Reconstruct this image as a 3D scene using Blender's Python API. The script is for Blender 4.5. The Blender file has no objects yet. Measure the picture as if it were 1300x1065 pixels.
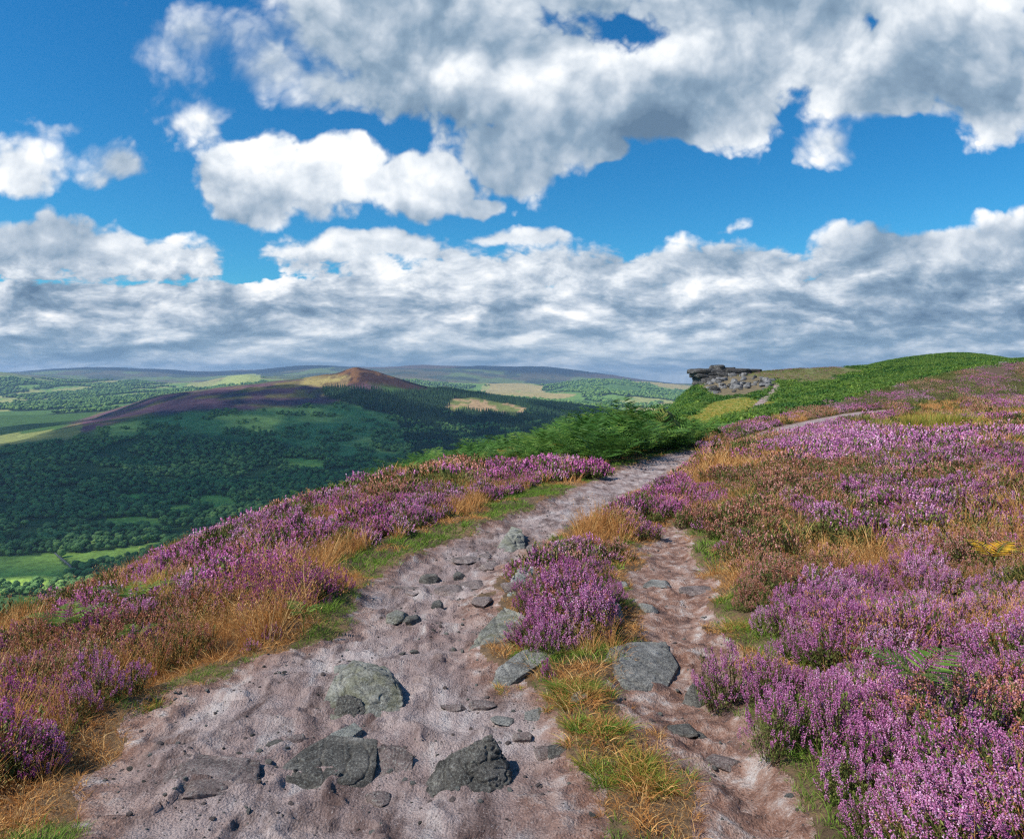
import bpy, bmesh, math, random
import numpy as np
from mathutils import Vector

random.seed(7)
rng = np.random.default_rng(11)
scene = bpy.context.scene
COL = scene.collection
F, CX, HY = 900.0, 650.0, 478.0          # focal length in photo pixels, principal column, eye-level row


# ------------------------------------------------------------------ noise
def _h(ix, iy, iz, seed):
    n = (ix.astype(np.int64) * 374761393 + iy.astype(np.int64) * 668265263 + iz.astype(np.int64) * 2147483647 + seed * 1274126177) & 0xFFFFFFFF
    n = ((n ^ (n >> 13)) * 1274126177) & 0xFFFFFFFF
    return ((n ^ (n >> 16)) & 0xFFFFFF) / float(0xFFFFFF)


def vn(x, y, seed=0):
    x = np.asarray(x, float); y = np.asarray(y, float)
    ix = np.floor(x); iy = np.floor(y)
    fx = x - ix; fy = y - iy
    fx = fx * fx * fx * (fx * (fx * 6 - 15) + 10); fy = fy * fy * fy * (fy * (fy * 6 - 15) + 10)
    z = np.zeros_like(ix)
    a = _h(ix, iy, z, seed); b = _h(ix + 1, iy, z, seed); c = _h(ix, iy + 1, z, seed); d = _h(ix + 1, iy + 1, z, seed)
    return (a * (1 - fx) + b * fx) * (1 - fy) + (c * (1 - fx) + d * fx) * fy


def fbm(x, y, seed=0, octs=4, gain=0.5):
    s = 0; a = 1; t = 0
    x = np.asarray(x, float); y = np.asarray(y, float)
    for o in range(octs):
        s = s + a * vn(x, y, seed + o * 17); t += a; a *= gain
        x, y = (x * 0.8 - y * 0.6) * 2.03 + 3.1, (x * 0.6 + y * 0.8) * 2.03 + 1.7
    return s / t                                     # 0..1


def vn3(p, seed=0):
    i = np.floor(p); f = p - i; f = f * f * (3 - 2 * f)
    r = 0
    for dx in (0, 1):
        for dy in (0, 1):
            for dz in (0, 1):
                w = (f[:, 0] if dx else 1 - f[:, 0]) * (f[:, 1] if dy else 1 - f[:, 1]) * (f[:, 2] if dz else 1 - f[:, 2])
                r = r + w * _h(i[:, 0] + dx, i[:, 1] + dy, i[:, 2] + dz, seed)
    return r


def fbm3(p, seed=0, octs=4, gain=0.5):
    s = 0; a = 1; t = 0
    for o in range(octs):
        s = s + a * vn3(p, seed + o * 13); t += a; a *= gain; p = p * 2.07 + 5.3
    return s / t


def sstep(a, b, x):
    t = np.clip((x - a) / (b - a), 0, 1)
    return t * t * (3 - 2 * t)


# ------------------------------------------------------------------ terrain
PY_Y = np.array([3.0, 4.3, 6.2, 7.9, 10.9, 14, 17.7, 25.0, 40.0, 60.0])
PY_X = np.array([-0.80, -0.98, -0.75, -0.55, 0.55, 1.7, 3.1, 6.0, 12.5, 22.0])


def path_cx(y):
    return np.interp(y, PY_Y, PY_X)


XR_Y = np.array([3.0, 5.0, 8.0, 12.0, 25.0, 60.0]); XR_X = np.array([1.35, 1.7, 2.2, 3.1, 6.8, 26.0])


def near_z(x, y):
    x = np.asarray(x, float); y = np.asarray(y, float)
    z = -1.6 - 0.045 * y
    e = np.maximum(-1.5 - x, 0)
    z = z - 0.118 * e - 0.029 * e * e
    w = sstep(0.3, 4.5, path_cx(y) - x)
    z = z - w * 0.002 * np.maximum(y - 12, 0) ** 2
    r = x - np.interp(y, XR_Y, XR_X)
    z = z + 0.10 * np.maximum(r, 0) + 0.03 * sstep(-0.8, 0.6, r)
    z = z + 1.35 * np.exp(-((x - 5.0) / 4.6) ** 2 - ((y - 35) / 8) ** 2) * sstep(0.9, 3.6, path_cx(y) - x)
    return z


LY = np.array([45, 65, 95, 140, 200, 300, 450, 750, 1050, 1400, 1850, 2400, 3200, 4500, 6000, 8500, 12000, 15000.])
TAB = {
    -900: [-50, -70, -95, -120, -145, -165, -185, -202, -205, -200, -190, -175, -150, -120, 470, 478, 474, -150],
    0:    [-32, -48, -70, -98, -125, -150, -178, 720, -196, 577, 556, 541, 520, 502, 472, 477, 474, -150],
    60:   [-31, -46, -68, -96, -123, -149, -177, -201, -198, 579, 545, 537, 520, 501, 481, 475, 470, -150],
    110:  [-30, -45, -67, -95, -122, -149, -176, -200, -198, 584, 536, 533, 519, 499, 487, 477, 467, -150],
    200:  [-28, -43, -65, -93, -120, -148, -175, -200, -200, 596, 527, 502, -150, 497, 490, 480, 469, -150],
    260:  [-24, -38, -60, -88, -116, -145, -173, -199, -199, 597, 525, 494, -150, 494, 488, 481, 472, -150],
    310:  [-19, -32, -53, -82, -111, -141, -171, -197, -198, 596, 525, 488, -150, 491, 474, 480, 470, -150],
    400:  [-12, -23, -42, -70, -102, -135, -168, -195, -195, 591, 531, 478, -110, -110, 483, 473, 464, -150],
    430:  [-10.5, -20, -39, -66, -99, -133, -167, -194, -193, 590, 534, 475, -110, -110, 484, 473, 465, -150],
    450:  [-9.5, -18.5, -37, -64, -97, -132, -166, -194, -192, 590, 536, 466, -110, -110, 484, 473, 467, -150],
    472:  [-8.6, -17.5, -35, -62, -95, -131, -166, -194, -192, 590, 538, 470, -110, -110, 484, 473, 468, -150],
    500:  [-7.4, -15, -31, -58, -92, -128, -165, -192, -190, 590, 543, 479, -110, -110, 484, 474, 467, -150],
    540:  [-6.4, -13, -28, -54, -88, -125, -163, -190, -188, 590, 546, 490, -115, -105, 488, 476, 464, -150],
    600:  [-5.2, -11, -24, -48, -84, -122, -160, -188, -186, 588, 550, 501, 505, 500, 494, 479, 465, -150],
    700:  [-4.5, -9, -20, -42, -78, -118, -155, -185, -183, 580, 548, 513, 514, 503, 492, 488, 466, -150],
    780:  [-3.9, -5.6, -9, -16, -45, -95, -145, -178, -180, -175, -160, 524, 522, 500, 484, -60, 477, -150],
    850:  [549, 541, 530, 517, 503, -40, -110, -160, -175, -175, -165, -150, -160, 505, 491, -80, 486, -150],
    880:  [549, 540, 527, 513, 489, -32, -90, -150, -165, -165, -165, -150, -160, 505, 497, -80, 490, -150],
    905:  [549, 538, 524, 507, 477, -25, -80, -140, -160, -160, -160, -150, -160, -150, -150, -80, -60, -150],
    1000: [541, 526, 513, 494, 469, -15, -60, -100, -120, -140, -150, -150, -160, -150, -150, -80, -60, -150],
    1100: [534, 516, 499, 484, 466, 463, -20, -60, -90, -120, -150, -150, -160, -150, -150, -80, -60, -150],
    1200: [531, 508, 483, 471, 460, 449, 0, -40, -60, -120, -150, -150, -160, -150, -150, -80, -60, -150],
    1250: [530, 506, 477, 463, 457, 450, 0, -40, -60, -120, -150, -150, -160, -150, -150, -80, -60, -150],
    1290: [529, 504, 472, 457, 460, 461, 0, -40, -60, -120, -150, -150, -160, -150, -150, -80, -60, -150],
    1400: [526, 500, 468, 452, 458, 460, 0, -40, -60, -120, -150, -150, -160, -150, -150, -80, -60, -150],
    2200: [522, 494, 462, 450, 455, 458, 0, -40, -60, -120, -150, -150, -160, -150, -150, -80, -60, -150],
}
_pk = np.array(sorted(TAB))
_raw = np.array([[(v if v < 100 else -(v - HY) / F * LY[i]) for i, v in enumerate(TAB[k])] for k in _pk])
PXG = np.arange(-900, 2201, 4.0)
_zz = np.stack([np.interp(PXG, _pk, _raw[:, i]) for i in range(len(LY))], 1)
for i in range(len(LY)):                                   # soften the creases between columns
    sg = 6.0 if i < 6 else (2.0 if i != 11 else 1.4)
    k = np.exp(-0.5 * (np.arange(-20, 21) / sg) ** 2); k /= k.sum()
    _zz[:, i] = np.convolve(np.pad(_zz[:, i], 20, mode='edge'), k, 'valid')
_lx = np.log(LY)
LG = np.linspace(_lx[0], _lx[-1], 700)


def _pchip(xk, yk, xq):
    h = np.diff(xk); d = np.diff(yk, axis=1) / h
    m = np.zeros_like(yk)
    w1 = 2 * h[1:] + h[:-1]; w2 = h[1:] + 2 * h[:-1]
    good = (d[:, :-1] * d[:, 1:]) > 0
    with np.errstate(divide='ignore', invalid='ignore'):
        hm = (w1 + w2) / (w1 / d[:, :-1] + w2 / d[:, 1:])
    m[:, 1:-1] = np.where(good, hm, 0)
    m[:, 0] = d[:, 0]; m[:, -1] = d[:, -1]
    j = np.clip(np.searchsorted(xk, xq) - 1, 0, len(xk) - 2)
    t = (xq - xk[j]) / h[j]
    return ((2 * t**3 - 3 * t**2 + 1) * yk[:, j] + (t**3 - 2 * t**2 + t) * h[j] * m[:, j]
            + (-2 * t**3 + 3 * t**2) * yk[:, j + 1] + (t**3 - t**2) * h[j] * m[:, j + 1])


ZG = _pchip(_lx, _zz, LG)


def table_z(x, y):
    y = np.maximum(y, 45.0)
    px = np.clip((x / y * F + CX + 900) / 4.0, 0, len(PXG) - 1.001)
    ly = np.clip((np.log(y) - LG[0]) / (LG[1] - LG[0]), 0, len(LG) - 1.001)
    i = px.astype(int); j = ly.astype(int); a = px - i; b = ly - j
    return (ZG[i, j] * (1 - a) + ZG[i + 1, j] * a) * (1 - b) + (ZG[i, j + 1] * (1 - a) + ZG[i + 1, j + 1] * a) * b


def Hbase(x, y):
    x = np.asarray(x, float); y = np.asarray(y, float)
    w = sstep(math.log(30), math.log(55), np.log(np.maximum(y, 1.0)))
    z = near_z(x, y) * (1 - w) + table_z(x, y) * w
    # rolling relief that grows with distance
    a = sstep(8, 60, y)
    z = z + (fbm(x / 9, y / 9, 3, 3) - 0.5) * 0.35 * a * (1 - sstep(120, 500, y))
    b = sstep(300, 1500, y)
    z = z + (fbm(x / 230, y / 230, 5, 5) - 0.5) * 14 * b
    z = z + (fbm(x / 45, y / 45, 6, 4, .6) - 0.5) * 9 * np.exp(-((x / np.maximum(y, 1) + .215) / .06) ** 2 - ((y - 2400) / 260) ** 2)
    c = sstep(3000, 6000, y)
    z = z + (fbm(x / 1100, y / 900, 9, 5, .55) - 0.5) * 110 * c * (1 - 0.45 * sstep(9500, 11000, y))
    return z


YQ = np.geomspace(1.6, 14000, 2600)


def place(px, py, zoff=0.0):
    """where the sight line through a photo pixel meets the ground"""
    u = (px - CX) / F
    z = -(py - HY) / F * YQ
    g = Hbase(u * YQ, YQ) + zoff
    k = np.argmax(g >= z)
    if k == 0:
        k = 1
    a = (z - g)[k - 1]; b = (z - g)[k]
    t = a / (a - b) if a != b else 0
    Y = YQ[k - 1] + t * (YQ[k] - YQ[k - 1])
    return u * Y, Y


def wp(pts):
    return np.array([place(a, b) for a, b in pts])


def smooth_poly(p, n=2):
    for _ in range(n):
        q = np.roll(p, -1, 0)
        p = np.stack([0.75 * p + 0.25 * q, 0.25 * p + 0.75 * q], 1).reshape(-1, 2)
    return p


def sdist(poly, x, y):
    """signed distance to a polygon, negative inside"""
    x = np.asarray(x, float).ravel(); y = np.asarray(y, float).ravel()
    d = np.full(x.shape, 1e18); ins = np.zeros(x.shape, bool)
    n = len(poly)
    for i in range(n):
        ax, ay = poly[i]; bx, by = poly[(i + 1) % n]
        ex, ey = bx - ax, by - ay
        t = np.clip(((x - ax) * ex + (y - ay) * ey) / (ex * ex + ey * ey + 1e-12), 0, 1)
        d = np.minimum(d, (x - ax - t * ex) ** 2 + (y - ay - t * ey) ** 2)
        c = ((ay > y) != (by > y)) & (x < (bx - ax) * (y - ay) / ((by - ay) if by != ay else 1e-12) + ax)
        ins ^= c
    d = np.sqrt(d)
    return np.where(ins, -d, d)


MAIN = wp([(60, 1300), (85, 1065), (112, 975), (150, 940), (185, 905), (240, 862), (300, 838), (385, 812), (430, 790), (452, 745),
           (478, 720), (530, 700), (590, 677), (640, 657), (690, 638), (735, 617), (775, 599), (815, 585), (858, 574), (886, 570),
           (884, 580), (864, 593), (846, 606), (812, 624), (780, 643), (742, 664), (700, 681), (668, 700), (645, 716), (628, 740),
           (622, 770), (640, 800), (628, 850), (700, 880), (735, 920), (752, 975), (765, 1065), (775, 1300)])
RIGHT = wp([(880, 1300), (865, 1065), (850, 985), (805, 905), (772, 872), (855, 838), (805, 795), (798, 745), (812, 705), (830, 668),
            (868, 657), (884, 680), (880, 710), (902, 740), (918, 790), (928, 840), (948, 890), (995, 940), (1022, 985), (1060, 1065), (1100, 1300)])
STRIP = wp([(728, 672), (765, 645), (800, 627), (822, 618), (826, 624), (800, 642), (765, 664), (738, 676)])
SANDY = wp([(905, 566), (950, 553), (985, 543), (1050, 528), (1130, 519), (1135, 523), (1060, 536), (1000, 549), (960, 560), (915, 571)])
MAINs, RIGHTs, STRIPs, SANDYs = smooth_poly(MAIN), smooth_poly(RIGHT), smooth_poly(STRIP), smooth_poly(SANDY)
BRACK = np.array([(-7.4, 23), (-6.9, 20.6), (-5.6, 20.4), (-4.2, 21), (-2.4, 20.8), (-0.7, 20.6), (0.9, 20.6), (1.9, 20.2), (2.5, 18.6), (3.2, 18.6), (4.6, 21.5), (7, 28), (9.2, 34), (11.5, 41), (10, 52), (3, 53), (-4, 46), (-8, 37), (-8, 28)])


def path_sd(x, y):
    sh = np.shape(x)
    x = np.ravel(x); y = np.ravel(y)
    wx = x + (fbm(x * 2.3, y * 2.3, 31, 4) - 0.5) * 0.42
    wy = y + (fbm(x * 2.3, y * 2.3, 41, 4) - 0.5) * 0.42
    d = np.full(x.shape, 50.0)
    m = y < 70
    a = np.minimum(sdist(MAINs, wx[m], wy[m]), sdist(RIGHTs, wx[m], wy[m]))
    a = np.minimum(a, sdist(SANDYs, wx[m], wy[m]))
    a = np.maximum(a, -sdist(STRIPs, wx[m], wy[m]))
    d[m] = a
    return d.reshape(sh)


def H(x, y, sd=None):
    """ground height with the worn paths cut into it"""
    x = np.asarray(x, float); y = np.asarray(y, float)
    z = Hbase(x, y)
    if sd is None:
        sd = path_sd(x, y)
    ins = sstep(0.10, -0.25, sd)
    fade = 1 - sstep(30, 60, y)
    z = z - 0.07 * ins * fade
    rough = (fbm(x * 1.3, y * 1.3, 51, 3) - 0.5) * 0.09 + (fbm(x * 6, y * 6, 52, 5, .6) - 0.5) * 0.045
    z = z + rough * fade * ins
    rid = 1 - np.abs(2 * fbm(x * 3.1 + 9, y * 4.7, 57, 3) - 1)
    z = z + (sstep(0.80, 0.98, rid)) * 0.028 * ins * fade
    z = z + (1 - ins) * (fbm(x * 2, y * 2, 53, 4) - 0.5) * 0.16 * fade
    return z


# ------------------------------------------------------------------ node helpers
def new_mat(name):
    m = bpy.data.materials.new(name); m.use_nodes = True
    nt = m.node_tree
    b = nt.nodes['Principled BSDF']
    b.inputs['Specular IOR Level'].default_value = 0.25
    return m, nt, b


def nd(nt, typ, **kw):
    n = nt.nodes.new(typ)
    for k, v in kw.items():
        if k.startswith('i_'):
            key = k[2:]
            key = int(key) if key.isdigit() else key.replace('_', ' ')
            n.inputs[key].default_value = v
        else:
            setattr(n, k, v)
    return n


def lk(nt, a, b):
    nt.links.new(a, b)


def ramp(nt, fac, stops, interp='LINEAR'):
    r = nt.nodes.new('ShaderNodeValToRGB'); r.color_ramp.interpolation = interp
    e = r.color_ramp.elements
    while len(e) > 1:
        e.remove(e[-1])
    e[0].position = stops[0][0]; e[0].color = (*stops[0][1], 1)
    for p, c in stops[1:]:
        x = e.new(p); x.color = (*c, 1)
    if fac is not None:
        lk(nt, fac, r.inputs[0])
    return r


def noise(nt, vec, scale, detail=5, rough=0.55, dist=0.0):
    n = nt.nodes.new('ShaderNodeTexNoise')
    n.inputs['Scale'].default_value = scale; n.inputs['Detail'].default_value = detail
    n.inputs['Roughness'].default_value = rough; n.inputs['Distortion'].default_value = dist
    if vec is not None:
        lk(nt, vec, n.inputs['Vector'])
    return n


def mixc(nt, fac, a, b, mode='MIX'):
    m = nt.nodes.new('ShaderNodeMix'); m.data_type = 'RGBA'; m.blend_type = mode
    for s, v in ((m.inputs[0], fac), (m.inputs[6], a), (m.inputs[7], b)):
        if isinstance(v, (int, float)):
            s.default_value = v
        elif isinstance(v, tuple):
            s.default_value = (*v, 1)
        else:
            lk(nt, v, s)
    return m.outputs[2]


def mth(nt, op, a, b=None, c=None, clamp=False):
    m = nt.nodes.new('ShaderNodeMath'); m.operation = op; m.use_clamp = clamp
    for i, v in enumerate((a, b, c)):
        if v is None:
            continue
        if isinstance(v, (int, float)):
            m.inputs[i].default_value = v
        else:
            lk(nt, v, m.inputs[i])
    return m.outputs[0]


def bump(nt, bsdf, h, strength, dist):
    b = nd(nt, 'ShaderNodeBump'); b.inputs['Strength'].default_value = strength; b.inputs['Distance'].default_value = dist
    lk(nt, h, b.inputs['Height']); lk(nt, b.outputs[0], bsdf.inputs['Normal'])


def srgb(r, g, b):
    f = lambda c: ((c / 255 + 0.055) / 1.055) ** 2.4 if c > 10 else c / 255 / 12.92
    return (f(r), f(g), f(b))


def leaf_mat(name, stops, rough=0.6, transl=0.0, own=0.35):
    """colour varies from leaf to leaf and from plant to plant"""
    m, nt, b = new_mat(name)
    g = nd(nt, 'ShaderNodeNewGeometry'); oi = nd(nt, 'ShaderNodeObjectInfo')
    f = mth(nt, 'MULTIPLY_ADD', g.outputs['Random Per Island'], 1 - own, mth(nt, 'MULTIPLY', oi.outputs['Random'], own))
    r = ramp(nt, f, stops)
    lk(nt, r.outputs[0], b.inputs['Base Color'])
    b.inputs['Roughness'].default_value = rough
    b.inputs['Specular IOR Level'].default_value = 0.15
    if transl > 0:
        t = nd(nt, 'ShaderNodeBsdfTranslucent'); lk(nt, r.outputs[0], t.inputs[0])
        mx = nd(nt, 'ShaderNodeMixShader'); mx.inputs[0].default_value = transl
        out = nt.nodes['Material Output']
        lk(nt, b.outputs[0], mx.inputs[1]); lk(nt, t.outputs[0], mx.inputs[2]); lk(nt, mx.outputs[0], out.inputs[0])
    return m


M = {}
M['lilac'] = leaf_mat('heather_lilac', [(0, (0.34, 0.07, 0.22)), (0.4, (0.62, 0.21, 0.45)), (0.75, (0.82, 0.42, 0.66)), (1, (0.96, 0.76, 0.86))], 0.7, 0.22)
M['magenta'] = leaf_mat('heather_magenta', [(0, (0.32, 0.06, 0.20)), (0.5, (0.64, 0.17, 0.44)), (1, (0.85, 0.42, 0.66))], 0.7, 0.22)
M['faded'] = leaf_mat('heather_faded', [(0, (0.28, 0.11, 0.05)), (0.4, (0.58, 0.24, 0.15)), (0.7, (0.72, 0.36, 0.32)), (1, (0.86, 0.54, 0.56))], 0.8, 0.15)
M['hleaf'] = leaf_mat('heather_leaf', [(0, (0.045, 0.058, 0.015)), (0.5, (0.12, 0.145, 0.035)), (1, (0.27, 0.26, 0.07))], 0.7, 0.1)
M['twig'] = leaf_mat('heather_twig', [(0, (0.035, 0.018, 0.012)), (0.6, (0.09, 0.05, 0.03)), (1, (0.17, 0.10, 0.06))], 0.85)
M['dry'] = leaf_mat('dry_grass', [(0, (0.26, 0.10, 0.03)), (0.4, (0.56, 0.26, 0.08)), (0.8, (0.74, 0.45, 0.17)), (1, (0.82, 0.62, 0.32))], 0.7, 0.3)
M['gold'] = leaf_mat('golden_grass', [(0, (0.30, 0.20, 0.04)), (0.5, (0.50, 0.36, 0.07)), (1, (0.66, 0.52, 0.16))], 0.7, 0.3)
M['green'] = leaf_mat('green_grass', [(0, (0.06, 0.12, 0.015)), (0.5, (0.17, 0.29, 0.035)), (0.85, (0.32, 0.42, 0.07)), (1, (0.52, 0.48, 0.14))], 0.6, 0.3)
M['bracken'] = leaf_mat('bracken_leaf', [(0, (0.022, 0.060, 0.012)), (0.5, (0.065, 0.160, 0.028)), (0.9, (0.15, 0.27, 0.045)), (1, (0.30, 0.28, 0.07))], 0.55, 0.25)
M['bright_bracken'] = leaf_mat('bright_bracken_leaf', [(0, (0.060, 0.13, 0.02)), (0.6, (0.14, 0.25, 0.04)), (1, (0.32, 0.38, 0.09))], 0.55, 0.35)
M['yellow_bracken'] = leaf_mat('yellow_bracken_leaf', [(0, (0.45, 0.20, 0.02)), (0.5, (0.75, 0.42, 0.03)), (1, (0.85, 0.62, 0.08))], 0.55, 0.35)
M['tree'] = leaf_mat('broadleaf_foliage', [(0, (0.040, 0.095, 0.03)), (0.5, (0.11, 0.22, 0.06)), (1, (0.26, 0.38, 0.09))], 0.8, 0, .7)
M['conifer'] = leaf_mat('conifer_foliage', [(0, (0.022, 0.060, 0.035)), (0.6, (0.045, 0.105, 0.050)), (1, (0.085, 0.16, 0.06))], 0.8, 0, .6)
M['bark'] = leaf_mat('tree_bark', [(0, (0.05, 0.035, 0.025)), (1, (0.12, 0.09, 0.06))], 0.9)


def rock_mat(name, c0, c1, c2, lichen=0.35, scale=1.0, moss=0.0, bs=0.02):
    m, nt, b = new_mat(name)
    tc = nd(nt, 'ShaderNodeTexCoord')
    v = tc.outputs['Object']
    n1 = noise(nt, v, 6 * scale, 9, 0.72, 0.2)
    n2 = noise(nt, v, 85 * scale, 6, 0.78)
    mp = nd(nt, 'ShaderNodeMapping'); mp.inputs['Scale'].default_value = (4 * scale, 5 * scale, 24 * scale); mp.inputs['Rotation'].default_value = (0.25, 0.2, 0.3)
    lk(nt, v, mp.inputs['Vector'])
    n3 = noise(nt, mp.outputs[0], 1, 5, 0.6, 0.6)
    c = ramp(nt, n1.outputs[0], [(0.3, c0), (0.52, c1), (0.72, c2)]).outputs[0]
    c = mixc(nt, ramp(nt, n3.outputs[0], [(0.35, (0, 0, 0)), (0.65, (1, 1, 1))]).outputs[0], mixc(nt, 0.55, c, (0, 0, 0)), c)
    lic = ramp(nt, n2.outputs[0], [(0.53, (0, 0, 0)), (0.60, (1, 1, 1))]).outputs[0]
    c = mixc(nt, mth(nt, 'MULTIPLY', lic, lichen), c, (0.48, 0.50, 0.44))
    dk = ramp(nt, n2.outputs[0], [(0.38, (1, 1, 1)), (0.46, (0, 0, 0))]).outputs[0]
    c = mixc(nt, mth(nt, 'MULTIPLY', dk, 0.75), c, (0.02, 0.02, 0.02))
    if moss:
        gm = nd(nt, 'ShaderNodeNewGeometry'); sp = nd(nt, 'ShaderNodeSeparateXYZ'); lk(nt, gm.outputs['Normal'], sp.inputs[0])
        f = mth(nt, 'MULTIPLY', ramp(nt, noise(nt, v, 9 * scale, 4).outputs[0], [(0.48, (0, 0, 0)), (0.6, (1, 1, 1))]).outputs[0], moss)
        c = mixc(nt, f, c, (0.17, 0.165, 0.07))
    lk(nt, c, b.inputs['Base Color'])
    b.inputs['Roughness'].default_value = 0.85
    h = mth(nt, 'ADD', mth(nt, 'MULTIPLY', n2.outputs[0], 0.7), mth(nt, 'ADD', n1.outputs[0], n3.outputs[0]))
    bump(nt, b, h, 1.0, 0.022 / scale)
    return m


M['rock_grey'] = rock_mat('grey_gritstone', (0.165, 0.155, 0.138), (0.345, 0.330, 0.30), (0.55, 0.53, 0.48), 0.5)
M['rock_dark'] = rock_mat('dark_gritstone', (0.050, 0.045, 0.038), (0.175, 0.160, 0.140), (0.40, 0.375, 0.335), 0.35)
M['rock_pale'] = rock_mat('pale_gritstone', (0.216, 0.216, 0.192), (0.408, 0.408, 0.36), (0.6, 0.576, 0.504), 0.5)
M['rock_pink'] = rock_mat('pinkish_gritstone', (0.135, 0.097, 0.088), (0.324, 0.243, 0.223), (0.513, 0.432, 0.405), 0.45)
M['rock_mossy'] = rock_mat('mossy_gritstone', (0.125, 0.125, 0.1), (0.338, 0.325, 0.275), (0.55, 0.537, 0.463), 0.6, 1.0, 0.35)
M['rock_crag'] = rock_mat('crag_gritstone', (0.03, 0.028, 0.027), (0.11, 0.10, 0.095), (0.27, 0.255, 0.24), 0.3, 0.05)
M['rock_scree'] = rock_mat('scree_gritstone', (0.10, 0.09, 0.09), (0.26, 0.25, 0.25), (0.44, 0.42, 0.40), 0.4, 0.25)

# path surface
m, nt, b = new_mat('worn_sandy_path')
tc = nd(nt, 'ShaderNodeTexCoord'); v = tc.outputs['Object']
at = nd(nt, 'ShaderNodeAttribute'); at.attribute_name = 'dirt'
n1 = noise(nt, v, 1.3, 9, 0.62, 0.3); n2 = noise(nt, v, 7, 9, 0.68, 0.0); n3 = noise(nt, v, 120, 5, 0.8)
vo = nd(nt, 'ShaderNodeTexVoronoi'); vo.inputs['Scale'].default_value = 85; lk(nt, v, vo.inputs['Vector'])
vo2 = nd(nt, 'ShaderNodeTexVoronoi'); vo2.inputs['Scale'].default_value = 22; vo2.inputs['Randomness'].default_value = 1; lk(nt, v, vo2.inputs['Vector'])
base = ramp(nt, n1.outputs[0], [(0.3, (0.23, 0.15, 0.135)), (0.47, (0.33, 0.245, 0.225)), (0.60, (0.42, 0.34, 0.32)), (0.75, (0.50, 0.44, 0.42))]).outputs[0]
red = ramp(nt, n2.outputs[0], [(0.34, (0.09, 0.04, 0.025)), (0.47, (0.25, 0.12, 0.075)), (0.57, (0.38, 0.26, 0.21)), (0.70, (0.60, 0.56, 0.53))]).outputs[0]
mps = nd(nt, 'ShaderNodeMapping'); mps.inputs['Scale'].default_value = (3.2, 1.0, 1); mps.inputs['Rotation'].default_value = (0, 0, -.25); lk(nt, v, mps.inputs['Vector'])
ns = noise(nt, mps.outputs[0], 1.6, 7, .65, .3)
base = mixc(nt, ramp(nt, ns.outputs[0], [(.36, (1, 1, 1)), (.5, (0, 0, 0))]).outputs[0], base, (.13, .085, .075))
base = mixc(nt, ramp(nt, ns.outputs[0], [(.54, (0, 0, 0)), (.68, (.8, .8, .8))]).outputs[0], base, (.52, .47, .445))
c = mixc(nt, at.outputs['Fac'], base, red)
dk = ramp(nt, n2.outputs[0], [(0.30, (1, 1, 1)), (0.47, (0, 0, 0))]).outputs[0]
c = mixc(nt, mth(nt, 'MULTIPLY', dk, 0.6), c, (0.085, 0.050, 0.045))
sp = ramp(nt, n3.outputs[0], [(0.58, (0, 0, 0)), (0.66, (1, 1, 1))]).outputs[0]
c = mixc(nt, mth(nt, 'MULTIPLY', sp, 0.7), c, (0.66, 0.62, 0.60))
sp = ramp(nt, n3.outputs[0], [(0.36, (1, 1, 1)), (0.46, (0, 0, 0))]).outputs[0]
c = mixc(nt, mth(nt, 'MULTIPLY', sp, 0.7), c, (0.07, 0.045, 0.04))
lk(nt, c, b.inputs['Base Color']); b.inputs['Roughness'].default_value = 0.93
h = mth(nt, 'ADD', mth(nt, 'MULTIPLY', n2.outputs[0], 2.6), mth(nt, 'ADD', mth(nt, 'MULTIPLY', n3.outputs[0], 0.30), mth(nt, 'MULTIPLY', vo.outputs['Distance'], -0.35)))
bump(nt, b, h, 1.0, 0.020)
M['path'] = m

# moor ground under the plants: leaf litter, moss and peat; attribute colour gives the broad vegetation tone
m, nt, b = new_mat('moor_ground')
tc = nd(nt, 'ShaderNodeTexCoord'); v = tc.outputs['Object']
at = nd(nt, 'ShaderNodeAttribute'); at.attribute_name = 'cover'
n2 = noise(nt, v, 30, 8, 0.75, 0.0)
n4 = noise(nt, v, 1.1, 6, 0.7, 0.3)
f = mth(nt, 'MULTIPLY', n2.outputs[0], n4.outputs[0])
mr = ramp(nt, f, [(0.12, (0.30, 0.28, 0.26)), (0.25, (1, 1, 1)), (0.40, (2.2, 1.9, 1.5))])
c = mixc(nt, 1.0, at.outputs['Color'], mr.outputs[0], 'MULTIPLY')
lk(nt, c, b.inputs['Base Color']); b.inputs['Roughness'].default_value = 0.95
bump(nt, b, n2.outputs[0], 0.8, 0.03)
M['moor'] = m

m, nt, b = new_mat('far_land')
tc = nd(nt, 'ShaderNodeTexCoord'); v = tc.outputs['Object']
at = nd(nt, 'ShaderNodeAttribute'); at.attribute_name = 'cover'
n2 = noise(nt, v, 0.045, 8, 0.7, 0.2)
n3 = noise(nt, v, 0.25, 5, 0.7)
f = mth(nt, 'MULTIPLY_ADD', n3.outputs[0], 0.5, mth(nt, 'MULTIPLY', n2.outputs[0], 0.5))
mr = ramp(nt, f, [(0.36, (0.45, 0.45, 0.45)), (0.5, (1, 1, 1)), (0.64, (1.6, 1.6, 1.5))])
c = mixc(nt, 1.0, at.outputs['Color'], mr.outputs[0], 'MULTIPLY')
lk(nt, c, b.inputs['Base Color']); b.inputs['Roughness'].default_value = 0.95; b.inputs['Specular IOR Level'].default_value = 0.05
bump(nt, b, f, 0.8, 3.0)
M['far'] = m


# ------------------------------------------------------------------ object helpers
def tag(o, label=None, cat=None, group=None, kind=None):
    if label: o['label'] = label
    if cat: o['category'] = cat
    if group: o['group'] = group
    if kind: o['kind'] = kind
    return o


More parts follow.
